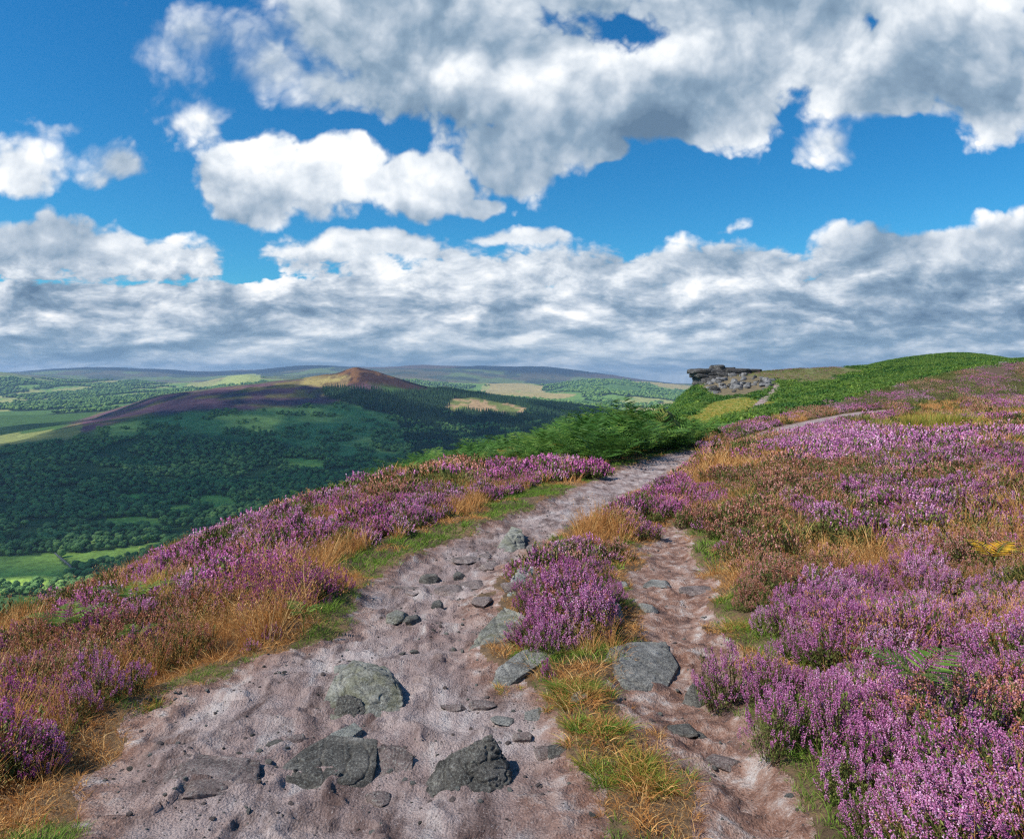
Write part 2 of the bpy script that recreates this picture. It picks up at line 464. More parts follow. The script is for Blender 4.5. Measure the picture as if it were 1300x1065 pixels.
def link(name, me, mats=(), parent=None, loc=None):
    o = bpy.data.objects.new(name, me); COL.objects.link(o)
    for mt in mats:
        me.materials.append(mt)
    if loc is not None:
        o.location = loc
    if parent is not None:
        o.parent = parent
    return o


def np_mesh(name, verts, faces, mats=None, smooth=True):
    """faces: (n,3) or (n,4) int array, or list of such arrays; mats: matching material index arrays"""
    if not isinstance(faces, (list, tuple)):
        faces = [faces]; mats = [mats] if mats is not None else None
    me = bpy.data.meshes.new(name)
    verts = np.asarray(verts, np.float32)
    me.vertices.add(len(verts)); me.vertices.foreach_set('co', verts.ravel())
    loops = np.concatenate([f.ravel() for f in faces]).astype(np.int32)
    tot = np.concatenate([np.full(len(f), f.shape[1], np.int32) for f in faces])
    start = np.concatenate([[0], np.cumsum(tot)[:-1]]).astype(np.int32)
    me.loops.add(len(loops)); me.loops.foreach_set('vertex_index', loops)
    me.polygons.add(len(tot)); me.polygons.foreach_set('loop_start', start); me.polygons.foreach_set('loop_total', tot)
    if mats is not None:
        me.polygons.foreach_set('material_index', np.concatenate(mats).astype(np.int32))
    me.polygons.foreach_set('use_smooth', np.full(len(tot), smooth))
    me.update(calc_edges=True); me.validate()
    return me


class Acc:
    def __init__(s):
        s.v = []; s.t = []; s.tm = []; s.q = []; s.qm = []; s.n = 0

    def add(s, verts, faces, mat):
        verts = np.asarray(verts, float).reshape(-1, 3); faces = np.asarray(faces, int)
        (s.t if faces.shape[1] == 3 else s.q).append(faces + s.n)
        (s.tm if faces.shape[1] == 3 else s.qm).append(np.full(len(faces), mat))
        s.v.append(verts); s.n += len(verts)

    def addmesh(s, o, xf):
        for arr, mm, k in ((o.t, o.tm, 3), (o.q, o.qm, 4)):
            if arr:
                (s.t if k == 3 else s.q).append(np.concatenate(arr) + s.n)
                (s.tm if k == 3 else s.qm).append(np.concatenate(mm))
        v = np.concatenate(o.v); s.v.append(xf(v)); s.n += len(v)

    def mesh(s, name, smooth=False):
        f = []; m_ = []
        if s.t: f.append(np.concatenate(s.t)); m_.append(np.concatenate(s.tm))
        if s.q: f.append(np.concatenate(s.q)); m_.append(np.concatenate(s.qm))
        return np_mesh(name, np.concatenate(s.v), f, m_, smooth)


def nrm(a):
    return a / (np.linalg.norm(a, axis=-1, keepdims=True) + 1e-9)


def perp(d):
    a = np.where(np.abs(d[..., 2:3]) < 0.9, np.array([0, 0, 1.0]), np.array([1.0, 0, 0]))
    u = nrm(np.cross(d, a)); return u, np.cross(d, u)


def ribbons(acc, P, W, mat, twist=None):
    """P: (n,k,3) centrelines, W: (n,k) half widths -> flat tapering ribbons"""
    n, k, _ = P.shape
    d = nrm(P[:, -1] - P[:, 0]); a = rng.uniform(0, 2 * math.pi, n)
    u, w = perp(d)
    s = (np.cos(a)[:, None] * u + np.sin(a)[:, None] * w)[:, None, :] * W[..., None]
    V = np.stack([P - s, P + s], 2).reshape(n * k * 2, 3)
    b = (np.arange(n) * k * 2)[:, None] + (np.arange(k - 1) * 2)[None]
    q = np.stack([b, b + 1, b + 3, b + 2], -1).reshape(-1, 4)
    acc.add(V, q, mat)


def quads(acc, C, A, B, mat):
    """little leaf quads, diamond shaped: centre C, half axes A and B"""
    n = len(C)
    V = np.stack([C - A, C + B * 0.8, C + A, C - B * 0.8], 1).reshape(-1, 3)
    q = np.arange(n * 4).reshape(n, 4)
    acc.add(V, q, mat)


def rdir(n):
    v = rng.normal(size=(n, 3)); return nrm(v)


# ------------------------------------------------------------------ plants (mesh builders)
def heather_acc(nsp, R, hgt, lod, bloom=0, flower_frac=1.0, lean=(0.10, 0.04)):
    """a heather clump: woody stems fanning from the root, each ending in a flower spike.
    material slots: 0 flowers, 1 leaves, 2 twigs"""
    acc = Acc()
    a = rng.uniform(0, 2 * math.pi, nsp); r = np.sqrt(rng.uniform(0, 1, nsp))
    dome = np.sqrt(np.clip(1 - 0.75 * r * r, 0, 1))
    tip = np.stack([np.cos(a) * r * R, np.sin(a) * r * R, hgt * dome * rng.uniform(0.72, 1.12, nsp)], 1)
    tip[:, 0] += tip[:, 2] * lean[0]; tip[:, 1] += tip[:, 2] * lean[1]
    root = tip * np.array([0.35, 0.35, 0]) + rng.normal(0, 0.01, (nsp, 3)) * [1, 1, 0]
    L = rng.uniform(0.035, 0.082, nsp) * (1 if lod < 2 else 1.25)
    d = nrm(tip - root + np.array([0, 0, 0.12]) + rng.normal(0, 0.05, (nsp, 3)))
    sb = tip - d * L[:, None]
    # stems
    if lod < 2:
        mid = 0.5 * (root + sb) + rng.normal(0, 0.012, (nsp, 3))
        P = np.stack([root, mid, sb, tip], 1)
        wd = {0: 0.0014, 1: 0.0025}[lod]
        ribbons(acc, P, np.tile([wd * 1.5, wd * 1.2, wd, wd * 0.4], (nsp, 1)), 2)
    # flowers
    nf = {0: 26, 1: 12, 2: 5}[lod]; fs = {0: 0.0040, 1: 0.0074, 2: 0.016}[lod]
    sel = rng.uniform(size=nsp) < flower_frac
    ns = int(sel.sum())
    if ns:
        t = np.tile(np.linspace(0.05, 1, nf), (ns, 1)) + rng.uniform(-0.03, 0.03, (ns, nf))
        th = rng.uniform(0, 2 * math.pi, (ns, nf))
        u, w = perp(d[sel])
        rad = np.cos(th)[..., None] * u[:, None] + np.sin(th)[..., None] * w[:, None]
        rr = {0: 0.0070, 1: 0.007, 2: 0.006}[lod]
        C = sb[sel][:, None] + d[sel][:, None] * (t * L[sel][:, None])[..., None] + rad * (rr * (1.15 - 0.75 * t))[..., None]
        ax = nrm(rad * 0.8 + d[sel][:, None] * 0.7 + rng.normal(0, 0.25, rad.shape))
        C = C.reshape(-1, 3); ax = ax.reshape(-1, 3)
        uu, ww = perp(ax)
        if lod == 0:
            n = len(C); base = C - ax * fs * 0.3
            V = [base]
            ph = rng.uniform(0, 6.28, n)
            for k in range(3):
                an = ph + k * 2.094
                V.append(C + ax * fs * 1.1 + (np.cos(an)[:, None] * uu + np.sin(an)[:, None] * ww) * fs * 0.85)
            V = np.stack(V, 1).reshape(-1, 3)
            b0 = (np.arange(n) * 4)[:, None]
            tri = np.concatenate([b0 + [0, 1, 2], b0 + [0, 2, 3], b0 + [0, 3, 1]])
            acc.add(V, tri, 0)
        else:
            quads(acc, C, ax * fs * 1.3, uu * fs, 0)
    # leafy side shoots lower down
    nl = {0: 16, 1: 6, 2: 3}[lod]; ls = {0: 0.006, 1: 0.012, 2: 0.026}[lod]
    t = rng.uniform(0.35, 1.0, (nsp, nl)); base = root[:, None] + (sb - root)[:, None] * t[..., None]
    C = (base + rng.normal(0, 0.014, base.shape)).reshape(-1, 3)
    ax = nrm(rdir(len(C)) * 0.7 + np.array([0, 0, 0.7])); uu, _ = perp(ax)
    quads(acc, C, ax * ls * 1.7, uu * ls * 0.6, 1)
    ns2 = sel.copy(); ns2 = ~ns2
    if ns2.any():                                        # non flowering shoots end in green tips
        k = int(ns2.sum()); nn = nl
        t = rng.uniform(0, 1, (k, nn)); C = (sb[ns2][:, None] + (tip - sb)[ns2][:, None] * t[..., None] + rng.normal(0, 0.006, (k, nn, 3))).reshape(-1, 3)
        ax = nrm(np.repeat(d[ns2], nn, 0) + rng.normal(0, 0.3, C.shape)); uu, _ = perp(ax)
        quads(acc, C, ax * ls * 1.5, uu * ls * 0.6, 1)
    return acc


def grass_acc(n, R, hgt, wid, droop=0.35, seg=3, seed_heads=0.0, lean=(0.12, 0.05), mix=0.0):
    """tuft of blades: slots 0 main, 1 second colour"""
    acc = Acc()
    a = rng.uniform(0, 2 * math.pi, n); r = np.sqrt(rng.uniform(0, 1, n)) * R
    root = np.stack([np.cos(a) * r * 0.6, np.sin(a) * r * 0.6, np.full(n, -0.02)], 1)
    L = hgt * rng.uniform(0.45, 1.15, n)
    out = np.stack([np.cos(a), np.sin(a), np.zeros(n)], 1) * (0.25 + 0.8 * (r / R))[:, None] + rng.normal(0, 0.25, (n, 3)) * [1, 1, 0]
    out = out + np.array([lean[0], lean[1], 0]) * 2
    ts = np.linspace(0, 1, seg + 1)
    P = root[:, None] + L[:, None, None] * (ts[None, :, None] * np.array([0, 0, 1.0]) * (1 - droop * 0.5 * ts[None, :, None]) + (ts ** 2)[None, :, None] * out[:, None] * droop)
    W = wid * (1 - ts ** 1.5 * 0.9)[None] * rng.uniform(0.6, 1.3, n)[:, None]
    k = int(n * (1 - mix))
    if k: ribbons(acc, P[:k], W[:k], 0)
    if n - k: ribbons(acc, P[k:], W[k:], 1)
    if seed_heads > 0:
        m_ = rng.uniform(size=n) < seed_heads
        T = P[m_, -1]; c = len(T)
        if c:
            nn = 7
            C = (T[:, None] + rng.normal(0, 0.010, (c, nn, 3)) + np.array([0, 0, 1]) * rng.uniform(-0.03, 0.03, (c, nn, 1))).reshape(-1, 3)
            ax = nrm(rng.normal(0, 0.4, C.shape) + [0, 0, 1]); uu, _ = perp(ax)
            quads(acc, C, ax * 0.007, uu * 0.0022, 0)
    return acc


def frond(acc, root, heading, length, rise, pairs, lod, mat=0, stem=1, tilt=0.0):
    """one fern frond: arching stalk, tapering pinnae with leaflets"""
    hx, hy = math.cos(heading), math.sin(heading)
    t = np.linspace(0, 1, pairs + 6)
    hor = length * (0.18 * t + 0.62 * t ** 1.6)
    z = length * rise * (1.25 * t - 0.72 * t ** 2.3)
    P = np.stack([root[0] + hx * hor, root[1] + hy * hor, root[2] + z], 1)
    ribbons(acc, P[None], (np.linspace(0.004, 0.001, len(t)) * max(1, length))[None], stem)
    side = np.array([-hy, hx, 0.0])
    for i in range(5, len(t)):
        f = (i - 5) / (len(t) - 5)
        pl = length * 0.40 * (1 - f) ** 1.05 * (0.8 + 0.2 * math.sin(min(1, f * 5) * 1.57)) + 0.008
        d = nrm(P[min(i + 1, len(t) - 1)] - P[i - 1])
        for s in (-1, 1):
            ax = nrm(side * s + d * 0.35 + np.array([0, 0, rng.uniform(-0.15, 0.12)]))
            nn = lod if lod > 1 else 1
            if nn == 1:
                C = P[i] + ax * pl * 0.5
                quads(acc, C[None], ax[None] * pl * 0.5, nrm(d)[None] * min(pl * 0.15, length * 0.021), mat)
            else:
                tt = (np.arange(nn) + 0.5) / nn
                up = nrm(np.cross(ax, d))
                for q in (-1, 1):
                    la = pl * 0.15 * (1.15 - tt)[:, None]
                    dd = nrm(d * q + ax * 0.45)[None]
                    C = P[i][None] + ax[None] * (tt * pl)[:, None] + dd * la
                    C = C + up * 0.0 + np.array([0, 0, -0.10]) * ((tt * pl) ** 1.5)[:, None]
                    quads(acc, C, dd * la, np.repeat(ax[None], nn, 0) * (pl / nn * 0.34), mat)


def fern_acc(nfr, length, lod, pairs=13, rise=0.75):
    acc = Acc()
    for k in range(nfr):
        frond(acc, np.array([rng.normal(0, 0.06), rng.normal(0, 0.06), 0.0]), k * 2 * math.pi / nfr + rng.uniform(-0.5, 0.5),
              length * rng.uniform(0.7, 1.15), rise * rng.uniform(0.7, 1.2), pairs, lod)
    return acc


def ico(sub):
    bm = bmesh.new(); bmesh.ops.create_icosphere(bm, subdivisions=sub, radius=1)
    v = np.array([p.co[:] for p in bm.verts]); f = np.array([[x.index for x in p.verts] for p in bm.faces]); bm.free()
    return v, f


ICO1, ICO2, ICO3, ICO4, ICO5 = ico(1), ico(2), ico(3), ico(4), ico(5)


def crown_acc(h=10, w=9, nl=7, leaves=160, seed=0):
    """broadleaf crown: overlapping leafy lobes with loose leaf clumps round them; slot 0 foliage, 1 bark"""
    acc = Acc(); v0, f0 = ICO2
    for k in range(nl):
        a = rng.uniform(0, 6.28); rr = (rng.uniform(0.15, 0.55) if k else 0) * w / 2
        c = np.array([math.cos(a) * rr, math.sin(a) * rr, h * (0.40 + 0.38 * rng.uniform() * (1 - rr / w))])
        s = np.array([w * rng.uniform(0.22, 0.33), w * rng.uniform(0.22, 0.33), h * rng.uniform(0.16, 0.26)])
        d = 1 + (fbm3(v0 * 1.7 + seed + k * 9, seed + k, 3) - 0.5) * 1.1
        vv = v0 * d[:, None] * s + c
        acc.add(vv, f0, 0)
        n = leaves // nl
        dr = rdir(n); dr[:, 2] = np.abs(dr[:, 2]) * 1.0 - 0.25
        C = c + dr * s * rng.uniform(0.95, 1.25, (n, 1))
        ax = rdir(n); uu, _ = perp(ax)
        quads(acc, C, ax * w * 0.05, uu * w * 0.05, 0)
    th = np.linspace(0, 2 * math.pi, 6)[:-1]
    r0, r1 = w * 0.035, w * 0.018
    V = np.concatenate([np.stack([np.cos(th) * r0, np.sin(th) * r0, np.full(5, -0.8)], 1), np.stack([np.cos(th) * r1, np.sin(th) * r1, np.full(5, h * 0.55)], 1)])
    acc.add(V, [[i, (i + 1) % 5, 5 + (i + 1) % 5, 5 + i] for i in range(5)], 1)
    return acc


def conifer_acc(h=14, w=5, tiers=8):
    acc = Acc()
    for k in range(tiers):
        f = k / tiers
        z0 = h * (0.10 + 0.86 * f); rr = w / 2 * (1 - f) ** 0.85 + 0.15
        n = 12; th = np.linspace(0, 2 * math.pi, n + 1)[:-1] + rng.uniform(0, 1)
        rad = rr * np.where(np.arange(n) % 2, 0.62, 1.0) * rng.uniform(0.8, 1.15, n)
        ring = np.stack([np.cos(th) * rad, np.sin(th) * rad, z0 - 0.12 * rr + rng.uniform(-0.2, 0.2, n)], 1)
        top = np.array([[0, 0, z0 + h * 0.16]])
        acc.add(np.concatenate([ring, top]), [[i, (i + 1) % n, n] for i in range(n)], 0)
    th = np.linspace(0, 2 * math.pi, 6)[:-1]
    V = np.concatenate([np.stack([np.cos(th) * 0.2, np.sin(th) * 0.2, np.full(5, -0.5)], 1), [[0, 0, h * 0.5]]])
    acc.add(V, [[i, (i + 1) % 5, 5] for i in range(5)], 1)
    return acc


# ------------------------------------------------------------------ scatter: one object, many plants (uncountable ground cover only)
def scatter(name, label, cat, pts, rot, scl, idx, meshes, group=None):
    me = bpy.data.meshes.new(name + '_points')
    me.vertices.add(len(pts)); me.vertices.foreach_set('co', np.asarray(pts, np.float32).ravel())
    a = me.attributes.new('rot', 'FLOAT_VECTOR', 'POINT'); a.data.foreach_set('vector', np.asarray(rot, np.float32).ravel())
    a = me.attributes.new('scl', 'FLOAT', 'POINT'); a.data.foreach_set('value', np.asarray(scl, np.float32).ravel())
    a = me.attributes.new('idx', 'INT', 'POINT'); a.data.foreach_set('value', np.asarray(idx, np.int32).ravel())
    o = link(name, me)
    tag(o, label, cat, group, 'stuff')
    src = bpy.data.collections.new(name + '_plants')
    for i, (sm, mats) in enumerate(meshes):
        so = bpy.data.objects.new('%s_plant_%02d' % (name, i), sm)
        for mt in mats:
            sm.materials.append(mt)
        src.objects.link(so)
    ng = bpy.data.node_groups.new(name + '_scatter', 'GeometryNodeTree')
    ng.interface.new_socket(name='Geometry', in_out='INPUT', socket_type='NodeSocketGeometry')
    ng.interface.new_socket(name='Geometry', in_out='OUTPUT', socket_type='NodeSocketGeometry')
    gi = ng.nodes.new('NodeGroupInput'); go = ng.nodes.new('NodeGroupOutput')
    ip = ng.nodes.new('GeometryNodeInstanceOnPoints'); ci = ng.nodes.new('GeometryNodeCollectionInfo')
    ci.inputs['Collection'].default_value = src; ci.inputs['Separate Children'].default_value = True; ci.inputs['Reset Children'].default_value = True
    ng.links.new(gi.outputs[0], ip.inputs['Points']); ng.links.new(ci.outputs[0], ip.inputs['Instance'])
    ip.inputs['Pick Instance'].default_value = True

    def attr(nm, t):
        n = ng.nodes.new('GeometryNodeInputNamedAttribute'); n.data_type = t; n.inputs['Name'].default_value = nm
        return n.outputs[0]
    ng.links.new(attr('idx', 'INT'), ip.inputs['Instance Index'])
    e = ng.nodes.new('FunctionNodeEulerToRotation'); ng.links.new(attr('rot', 'FLOAT_VECTOR'), e.inputs[0])
    ng.links.new(e.outputs[0], ip.inputs['Rotation'])
    ng.links.new(attr('scl', 'FLOAT'), ip.inputs['Scale'])
    ng.links.new(ip.outputs[0], go.inputs[0])
    md = o.modifiers.new('scatter', 'NODES'); md.node_group = ng
    return o


# ================================================================== THE GROUND
def blob(px, py, cx, cy, rx, ry):
    return np.exp(-(((px - cx) / rx) ** 2 + ((py - cy) / ry) ** 2))


def inpoly(poly, px, py, soft=0.0):
    d = sdist(np.array(poly, float), px, py).reshape(np.shape(px))
    return d < soft if soft == 0 else sstep(soft, -soft, d)


# land cover, in the directions it is seen from the viewpoint (each ground point keeps its cover)
HEATH_TOP = ([-300, 845, 905, 960, 1000, 1040, 1080, 1120, 1180, 1230, 1290, 1400, 2300],
             [0, 556, 550, 534, 525, 517, 506, 495, 481, 471, 463, 455, 440])
YELLOW = [(862, 545), (878, 526), (900, 513), (935, 505), (962, 506), (990, 514), (955, 522), (925, 530), (895, 540), (880, 548)]
SCREE = [(893, 490), (905, 477), (925, 474), (965, 480), (985, 486), (978, 495), (952, 503), (915, 504), (900, 500)]
BROWNTOP = [(900, 474), (908, 462), (1062, 464), (1100, 472), (1040, 484), (992, 484), (975, 484), (930, 476)]
TRACK = [(984, 485), (991, 488), (988, 496), (978, 508), (962, 517), (952, 520), (958, 513), (972, 502), (980, 494)]
PURPLE = [(80, 543), (130, 522), (210, 500), (300, 489), (400, 479), (425, 478), (480, 492), (505, 503), (470, 510), (400, 513), (330, 520), (250, 522), (180, 526), (110, 548)]
SUMMIT = [(395, 470), (440, 455), (480, 458), (560, 492), (600, 500), (560, 500), (500, 490), (440, 488), (400, 492)]
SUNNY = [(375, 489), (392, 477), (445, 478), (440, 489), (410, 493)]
SLOPE = [(100, 545), (250, 524), (400, 514), (500, 507), (515, 540), (530, 575), (480, 590), (350, 560), (250, 548), (160, 556)]
CONI = [(500, 497), (560, 494), (620, 503), (700, 512), (770, 521), (800, 530), (720, 560), (640, 585), (545, 600), (520, 570), (505, 530), (412, 505), (405, 492), (440, 492)]
CLEAR = [(570, 508), (600, 503), (645, 512), (668, 520), (650, 530), (620, 522), (590, 520), (568, 524)]
FIELDS = [
    [(-60, 707), (20, 706), (72, 703), (78, 712), (90, 722), (70, 740), (-60, 748)],
    [(76, 703), (130, 698), (215, 688), (190, 700), (150, 710), (120, 716), (94, 718)],
    [(135, 658), (165, 655), (200, 656), (208, 668), (170, 671), (138, 667)],
    [(150, 629), (180, 625), (205, 628), (190, 634), (160, 636)],
    [(250, 630), (276, 627), (292, 631), (304, 643), (280, 648), (254, 640)],
    [(215, 640), (240, 641), (243, 649), (215, 650)],
    [(16, 686), (45, 682), (48, 686), (18, 690)],
    [(222, 655), (245, 655), (243, 664), (225, 664)],
    [(360, 582), (415, 584), (410, 598), (365, 595)],
    [(-60, 560), (60, 546), (105, 540), (95, 556), (40, 566), (-60, 572)],
]


def cover_far(x, y, z):
    """base colour of the land and how wooded it is (0 none, 1 broadleaf, 2 conifer)"""
    px = CX + F * x / y; py = HY - F * z / y
    jx = px + (fbm(x / 60, y / 60, 71, 4) - 0.5) * 16; jy = py + (fbm(x / 60, y / 60, 72, 4) - 0.5) * 6
    n = len(x)
    C = np.tile(np.array([0.06, 0.12, 0.035]), (n, 1)); W = np.zeros(n)

    def put(m, c, w=None):
        m = np.asarray(m, float)[:, None]
        C[:] = C * (1 - m) + np.array(c) * m
        if w is not None:
            W[m[:, 0] > 0.5] = w
    mid = (y < 3000)
    W[mid & (jy > 556) & (y > 600)] = 1
    put(inpoly(SLOPE, jx, jy, 4), (0.20, 0.33, 0.09), 0)
    sl = inpoly(SLOPE, jx, jy)
    W[sl & (fbm(x / 35, y / 35, 73, 3) > 0.66)] = 1
    W[sl & (jy > 545) & (fbm(x / 45, y / 45, 74, 3) > 0.52)] = 1
    put(inpoly(PURPLE, jx, jy, 3), (0.135, 0.072, 0.095), 0)
    pn = inpoly(PURPLE, jx, jy, 3) * sstep(0.55, 0.7, fbm(x / 90, y / 50, 75, 3))
    put(pn, (0.17, 0.14, 0.055))
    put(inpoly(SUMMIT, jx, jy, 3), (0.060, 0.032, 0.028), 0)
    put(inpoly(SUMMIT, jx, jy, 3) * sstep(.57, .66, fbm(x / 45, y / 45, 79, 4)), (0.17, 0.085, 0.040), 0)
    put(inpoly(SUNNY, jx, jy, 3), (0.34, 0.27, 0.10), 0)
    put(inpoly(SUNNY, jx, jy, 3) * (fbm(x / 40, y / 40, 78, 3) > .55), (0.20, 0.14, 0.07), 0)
    put(mid & inpoly(CONI, jx, jy), (0.03, 0.055, 0.03), 2)
    put(inpoly(CLEAR, jx, jy, 2), (0.17, 0.20, 0.06), 0)
    put(inpoly(CLEAR, jx, jy) & (fbm(x / 30, y / 30, 76, 2) > 0.55), (0.42, 0.28, 0.15))
    put(mid & (px > 640) & (jy < 524) & (px < 780) & (y > 2450), (0.03, 0.055, 0.03), 2)
    for k, f in enumerate(FIELDS):
        put(mid & inpoly(f, px + (jx - px) * 0.3, jy), (0.30, 0.44, 0.08) if k < 9 else (0.22, 0.24, 0.08), 0)
    # the farmland and moors further away
    far = y > 2900
    v = fbm(x / 520, y / 900, 81, 3); v2 = fbm(x / 260 + 5, y / 500, 82, 3)
    cell = _h(np.floor(x / 240 + 0.35 * vn(x / 400, y / 400, 83)), np.floor(y / 420 + 0.5 * vn(x / 500, y / 500, 86)), np.zeros(n), 84)
    fc = np.where(cell[:, None] < 0.35, np.array([0.16, 0.27, 0.07]), np.where(cell[:, None] < 0.7, np.array([0.33, 0.34, 0.12]), np.array([0.09, 0.17, 0.05])))
    C[far] = fc[far]
    farmw = far & (y < 6200) & (v2 > 0.50)
    C[farmw] = [0.03, 0.055, 0.03]; W[farmw] = 1
    hill = np.maximum(sstep(5200, 6000, y) * sstep(-80, 20, z), sstep(6600, 7600, y))
    put(hill * far, (0.33, 0.25, 0.13), None)
    put(hill * far * sstep(6600, 7600, y), (0.13, 0.12, 0.075), None)
    put(hill * far * sstep(0.46, 0.54, v), (0.15, 0.20, 0.07), None)
    put(hill * far * sstep(0.54, 0.6, v2), (0.07, 0.09, 0.06), None)
    W[(hill > 0.5)] = 0
    con = far & inpoly([(270, 490), (300, 470), (330, 476), (330, 486), (300, 489)], px, py, 0)
    put(con, (0.34, 0.38, 0.12), 0)
    rg = far & (px > 600) & (px < 900) & (y < 7500)
    put(rg & (v > 0.56) & (py > 478), (0.40, 0.32, 0.14), 0)
    put(rg & (v <= 0.40), (0.10, 0.19, 0.06))
    moor = sstep(9600, 10400, y)
    put(moor, (0.018, 0.028, 0.030), 0)
    put(moor * sstep(0.56, 0.66, fbm(x / 1500, y / 2200, 85, 3)), (0.12, 0.085, 0.06), 0)
    W[y > 6500] = 0
    return C, W


def cover_near(x, y, z):
    """0 heather moor, 1 bracken slope, 2 yellow grass, 3 scree, 4 brown hilltop, 5 track"""
    px = CX + F * x / y; py = HY - F * z / y
    jx = px + (fbm(x / 6, y / 6, 61, 4) - 0.5) * 26; jy = py + (fbm(x / 5, y / 5, 62, 4) - 0.5) * 9
    K = np.zeros(len(x), int)
    up = (y > 40) & (jy < np.interp(jx, *HEATH_TOP)) & (px > 780)
    K[up] = 1
    K[(y > 60) & (px <= 780)] = 1
    K[(y > 40) & inpoly(YELLOW, jx, jy)] = 2
    K[(y > 120) & inpoly(BROWNTOP, jx, jy)] = 4
    K[(y > 120) & (jy < 466) & (px > 900) & (px < 1080)] = 4
    K[(y > 120) & inpoly(SCREE, jx, jy)] = 3
    K[(y > 90) & inpoly(TRACK, px + (jx - px) * 0.15, py + (jy - py) * 0.15)] = 5
    return K


U = np.arange(-1.22, 1.2201, 2.6 / F)
ROWS = np.concatenate([np.arange(-7, 1.6, 0.3), np.exp(np.arange(math.log(1.6), math.log(62), 0.0068)), np.exp(np.arange(math.log(62), math.log(14500), 0.0115))])
XX = U[None, :] * np.sqrt(ROWS ** 2 + 4.0)[:, None]; YY = np.repeat(ROWS[:, None], len(U), 1)
SD = np.full(XX.shape, 50.0)
nr = ROWS < 70
yq = np.maximum(YY[nr], 0.9)
SD[nr] = path_sd(XX[nr] * 1.0, yq)
ZZ = H(XX, YY, SD)
NR, NC = XX.shape
VERT = np.stack([XX, YY, ZZ], -1).reshape(-1, 3)
ii, jj = np.meshgrid(np.arange(NR - 1), np.arange(NC - 1), indexing='ij')
Q = np.stack([ii * NC + jj, ii * NC + jj + 1, (ii + 1) * NC + jj + 1, (ii + 1) * NC + jj], -1).reshape(-1, 4)
qc = VERT[Q].mean(1)
qsd = SD.reshape(-1)[Q].mean(1)
kn = np.zeros(len(Q), int)
mm = (qc[:, 1] > 38) & (qc[:, 1] < 420)
kn[mm] = cover_near(qc[mm, 0], qc[mm, 1], qc[mm, 2])
sel_path = (qsd < 0) & (qc[:, 1] < 70)
sel_track = (kn == 5) & ~sel_path
sel_moor = (qc[:, 1] < 62) & ~sel_path
sel_slope = (qc[:, 1] >= 62) & (qc[:, 1] < 420) & ~sel_path & ~sel_track
sel_hill = (qc[:, 1] >= 420)


def submesh(name, sel, mat, kind='structure', label=None, attrs=None, cat=None):
    q = Q[sel]; u, inv = np.unique(q, return_inverse=True)
    me = np_mesh(name, VERT[u], inv.reshape(-1, 4), None, True)
    me.materials.append(mat)
    o = bpy.data.objects.new(name, me); COL.objects.link(o); tag(o, label, cat, None, kind)
    if attrs:
        for nm, data in attrs(u):
            if data.ndim == 1:
                a = me.attributes.new(nm, 'FLOAT', 'POINT'); a.data.foreach_set('value', data.astype(np.float32))
            else:
                a = me.attributes.new(nm, 'FLOAT_COLOR', 'POINT')
                a.data.foreach_set('color', np.concatenate([data, np.ones((len(data), 1))], 1).astype(np.float32).ravel())
    return o


def path_attr(u):
    v = VERT[u]
    px = CX + F * v[:, 0] / np.maximum(v[:, 1], 1); py = HY - F * v[:, 2] / np.maximum(v[:, 1], 1)
    right = sstep(0.15, 0.5, v[:, 0] - np.interp(v[:, 1], XR_Y, XR_X) + 1.55 - 0.02 * v[:, 1]) * (v[:, 1] < 13)
    edge = sstep(-0.30, -0.02, SD.reshape(-1)[u]) * 0.8
    return [('dirt', np.clip(np.maximum(right * 0.85, edge), 0, 1))]


def moor_attr(u):
    v = VERT[u]; n = len(v)
    px = CX + F * v[:, 0] / np.maximum(v[:, 1], 1); py = HY - F * v[:, 2] / np.maximum(v[:, 1], 1)
    C = np.tile(np.array([0.10, 0.065, 0.040]), (n, 1))
    k = np.zeros(n, int); m_ = v[:, 1] > 38
    k[m_] = cover_near(v[m_, 0], v[m_, 1], v[m_, 2])
    C[k == 1] = [0.05, 0.13, 0.025]; C[k == 2] = [0.26, 0.25, 0.07]; C[k == 3] = [0.15, 0.12, 0.07]; C[k == 4] = [0.13, 0.14, 0.045]
    g = fbm(v[:, 0] / 8, v[:, 1] / 11, 63, 4)
    C = np.where(((k == 1) & (g > 0.5))[:, None], C * np.array([1.7, 1.5, 1.1]), C)
    s = SD.reshape(-1)[u]
    nb = sstep(0.45, 0.0, s) * (v[:, 1] < 60)
    C = C * (1 - nb[:, None]) + np.array([0.16, 0.105, 0.06]) * nb[:, None]
    return [('cover', C)]


submesh('path', sel_path, M['path'], label='worn pinkish sandy path climbing through the heather', cat='path', attrs=path_attr)
submesh('moor', sel_moor, M['moor'], label='peaty ground under the heather beside the path', cat='ground', attrs=moor_attr)
submesh('hillside', sel_slope, M['moor'], label='green bracken slope rising to the crag', cat='hillside', attrs=moor_attr)
if sel_track.any():
    submesh('footpath', sel_track, M['path'], label='pale footpath climbing the green slope beside the crag', cat='footpath', attrs=lambda u: [('dirt', np.full(len(u), 0.25))])


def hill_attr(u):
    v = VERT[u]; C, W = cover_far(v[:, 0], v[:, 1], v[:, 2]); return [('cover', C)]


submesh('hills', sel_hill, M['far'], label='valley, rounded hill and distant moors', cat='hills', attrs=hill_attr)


# ================================================================== WOODS
def jit_grid(x0, x1, y0, y1, s):
    gx, gy = np.meshgrid(np.arange(x0, x1, s), np.arange(y0, y1, s))
    x = gx.ravel() + rng.uniform(-0.45, 0.45, gx.size) * s; y = gy.ravel() + rng.uniform(-0.45, 0.45, gx.size) * s
    return x, y


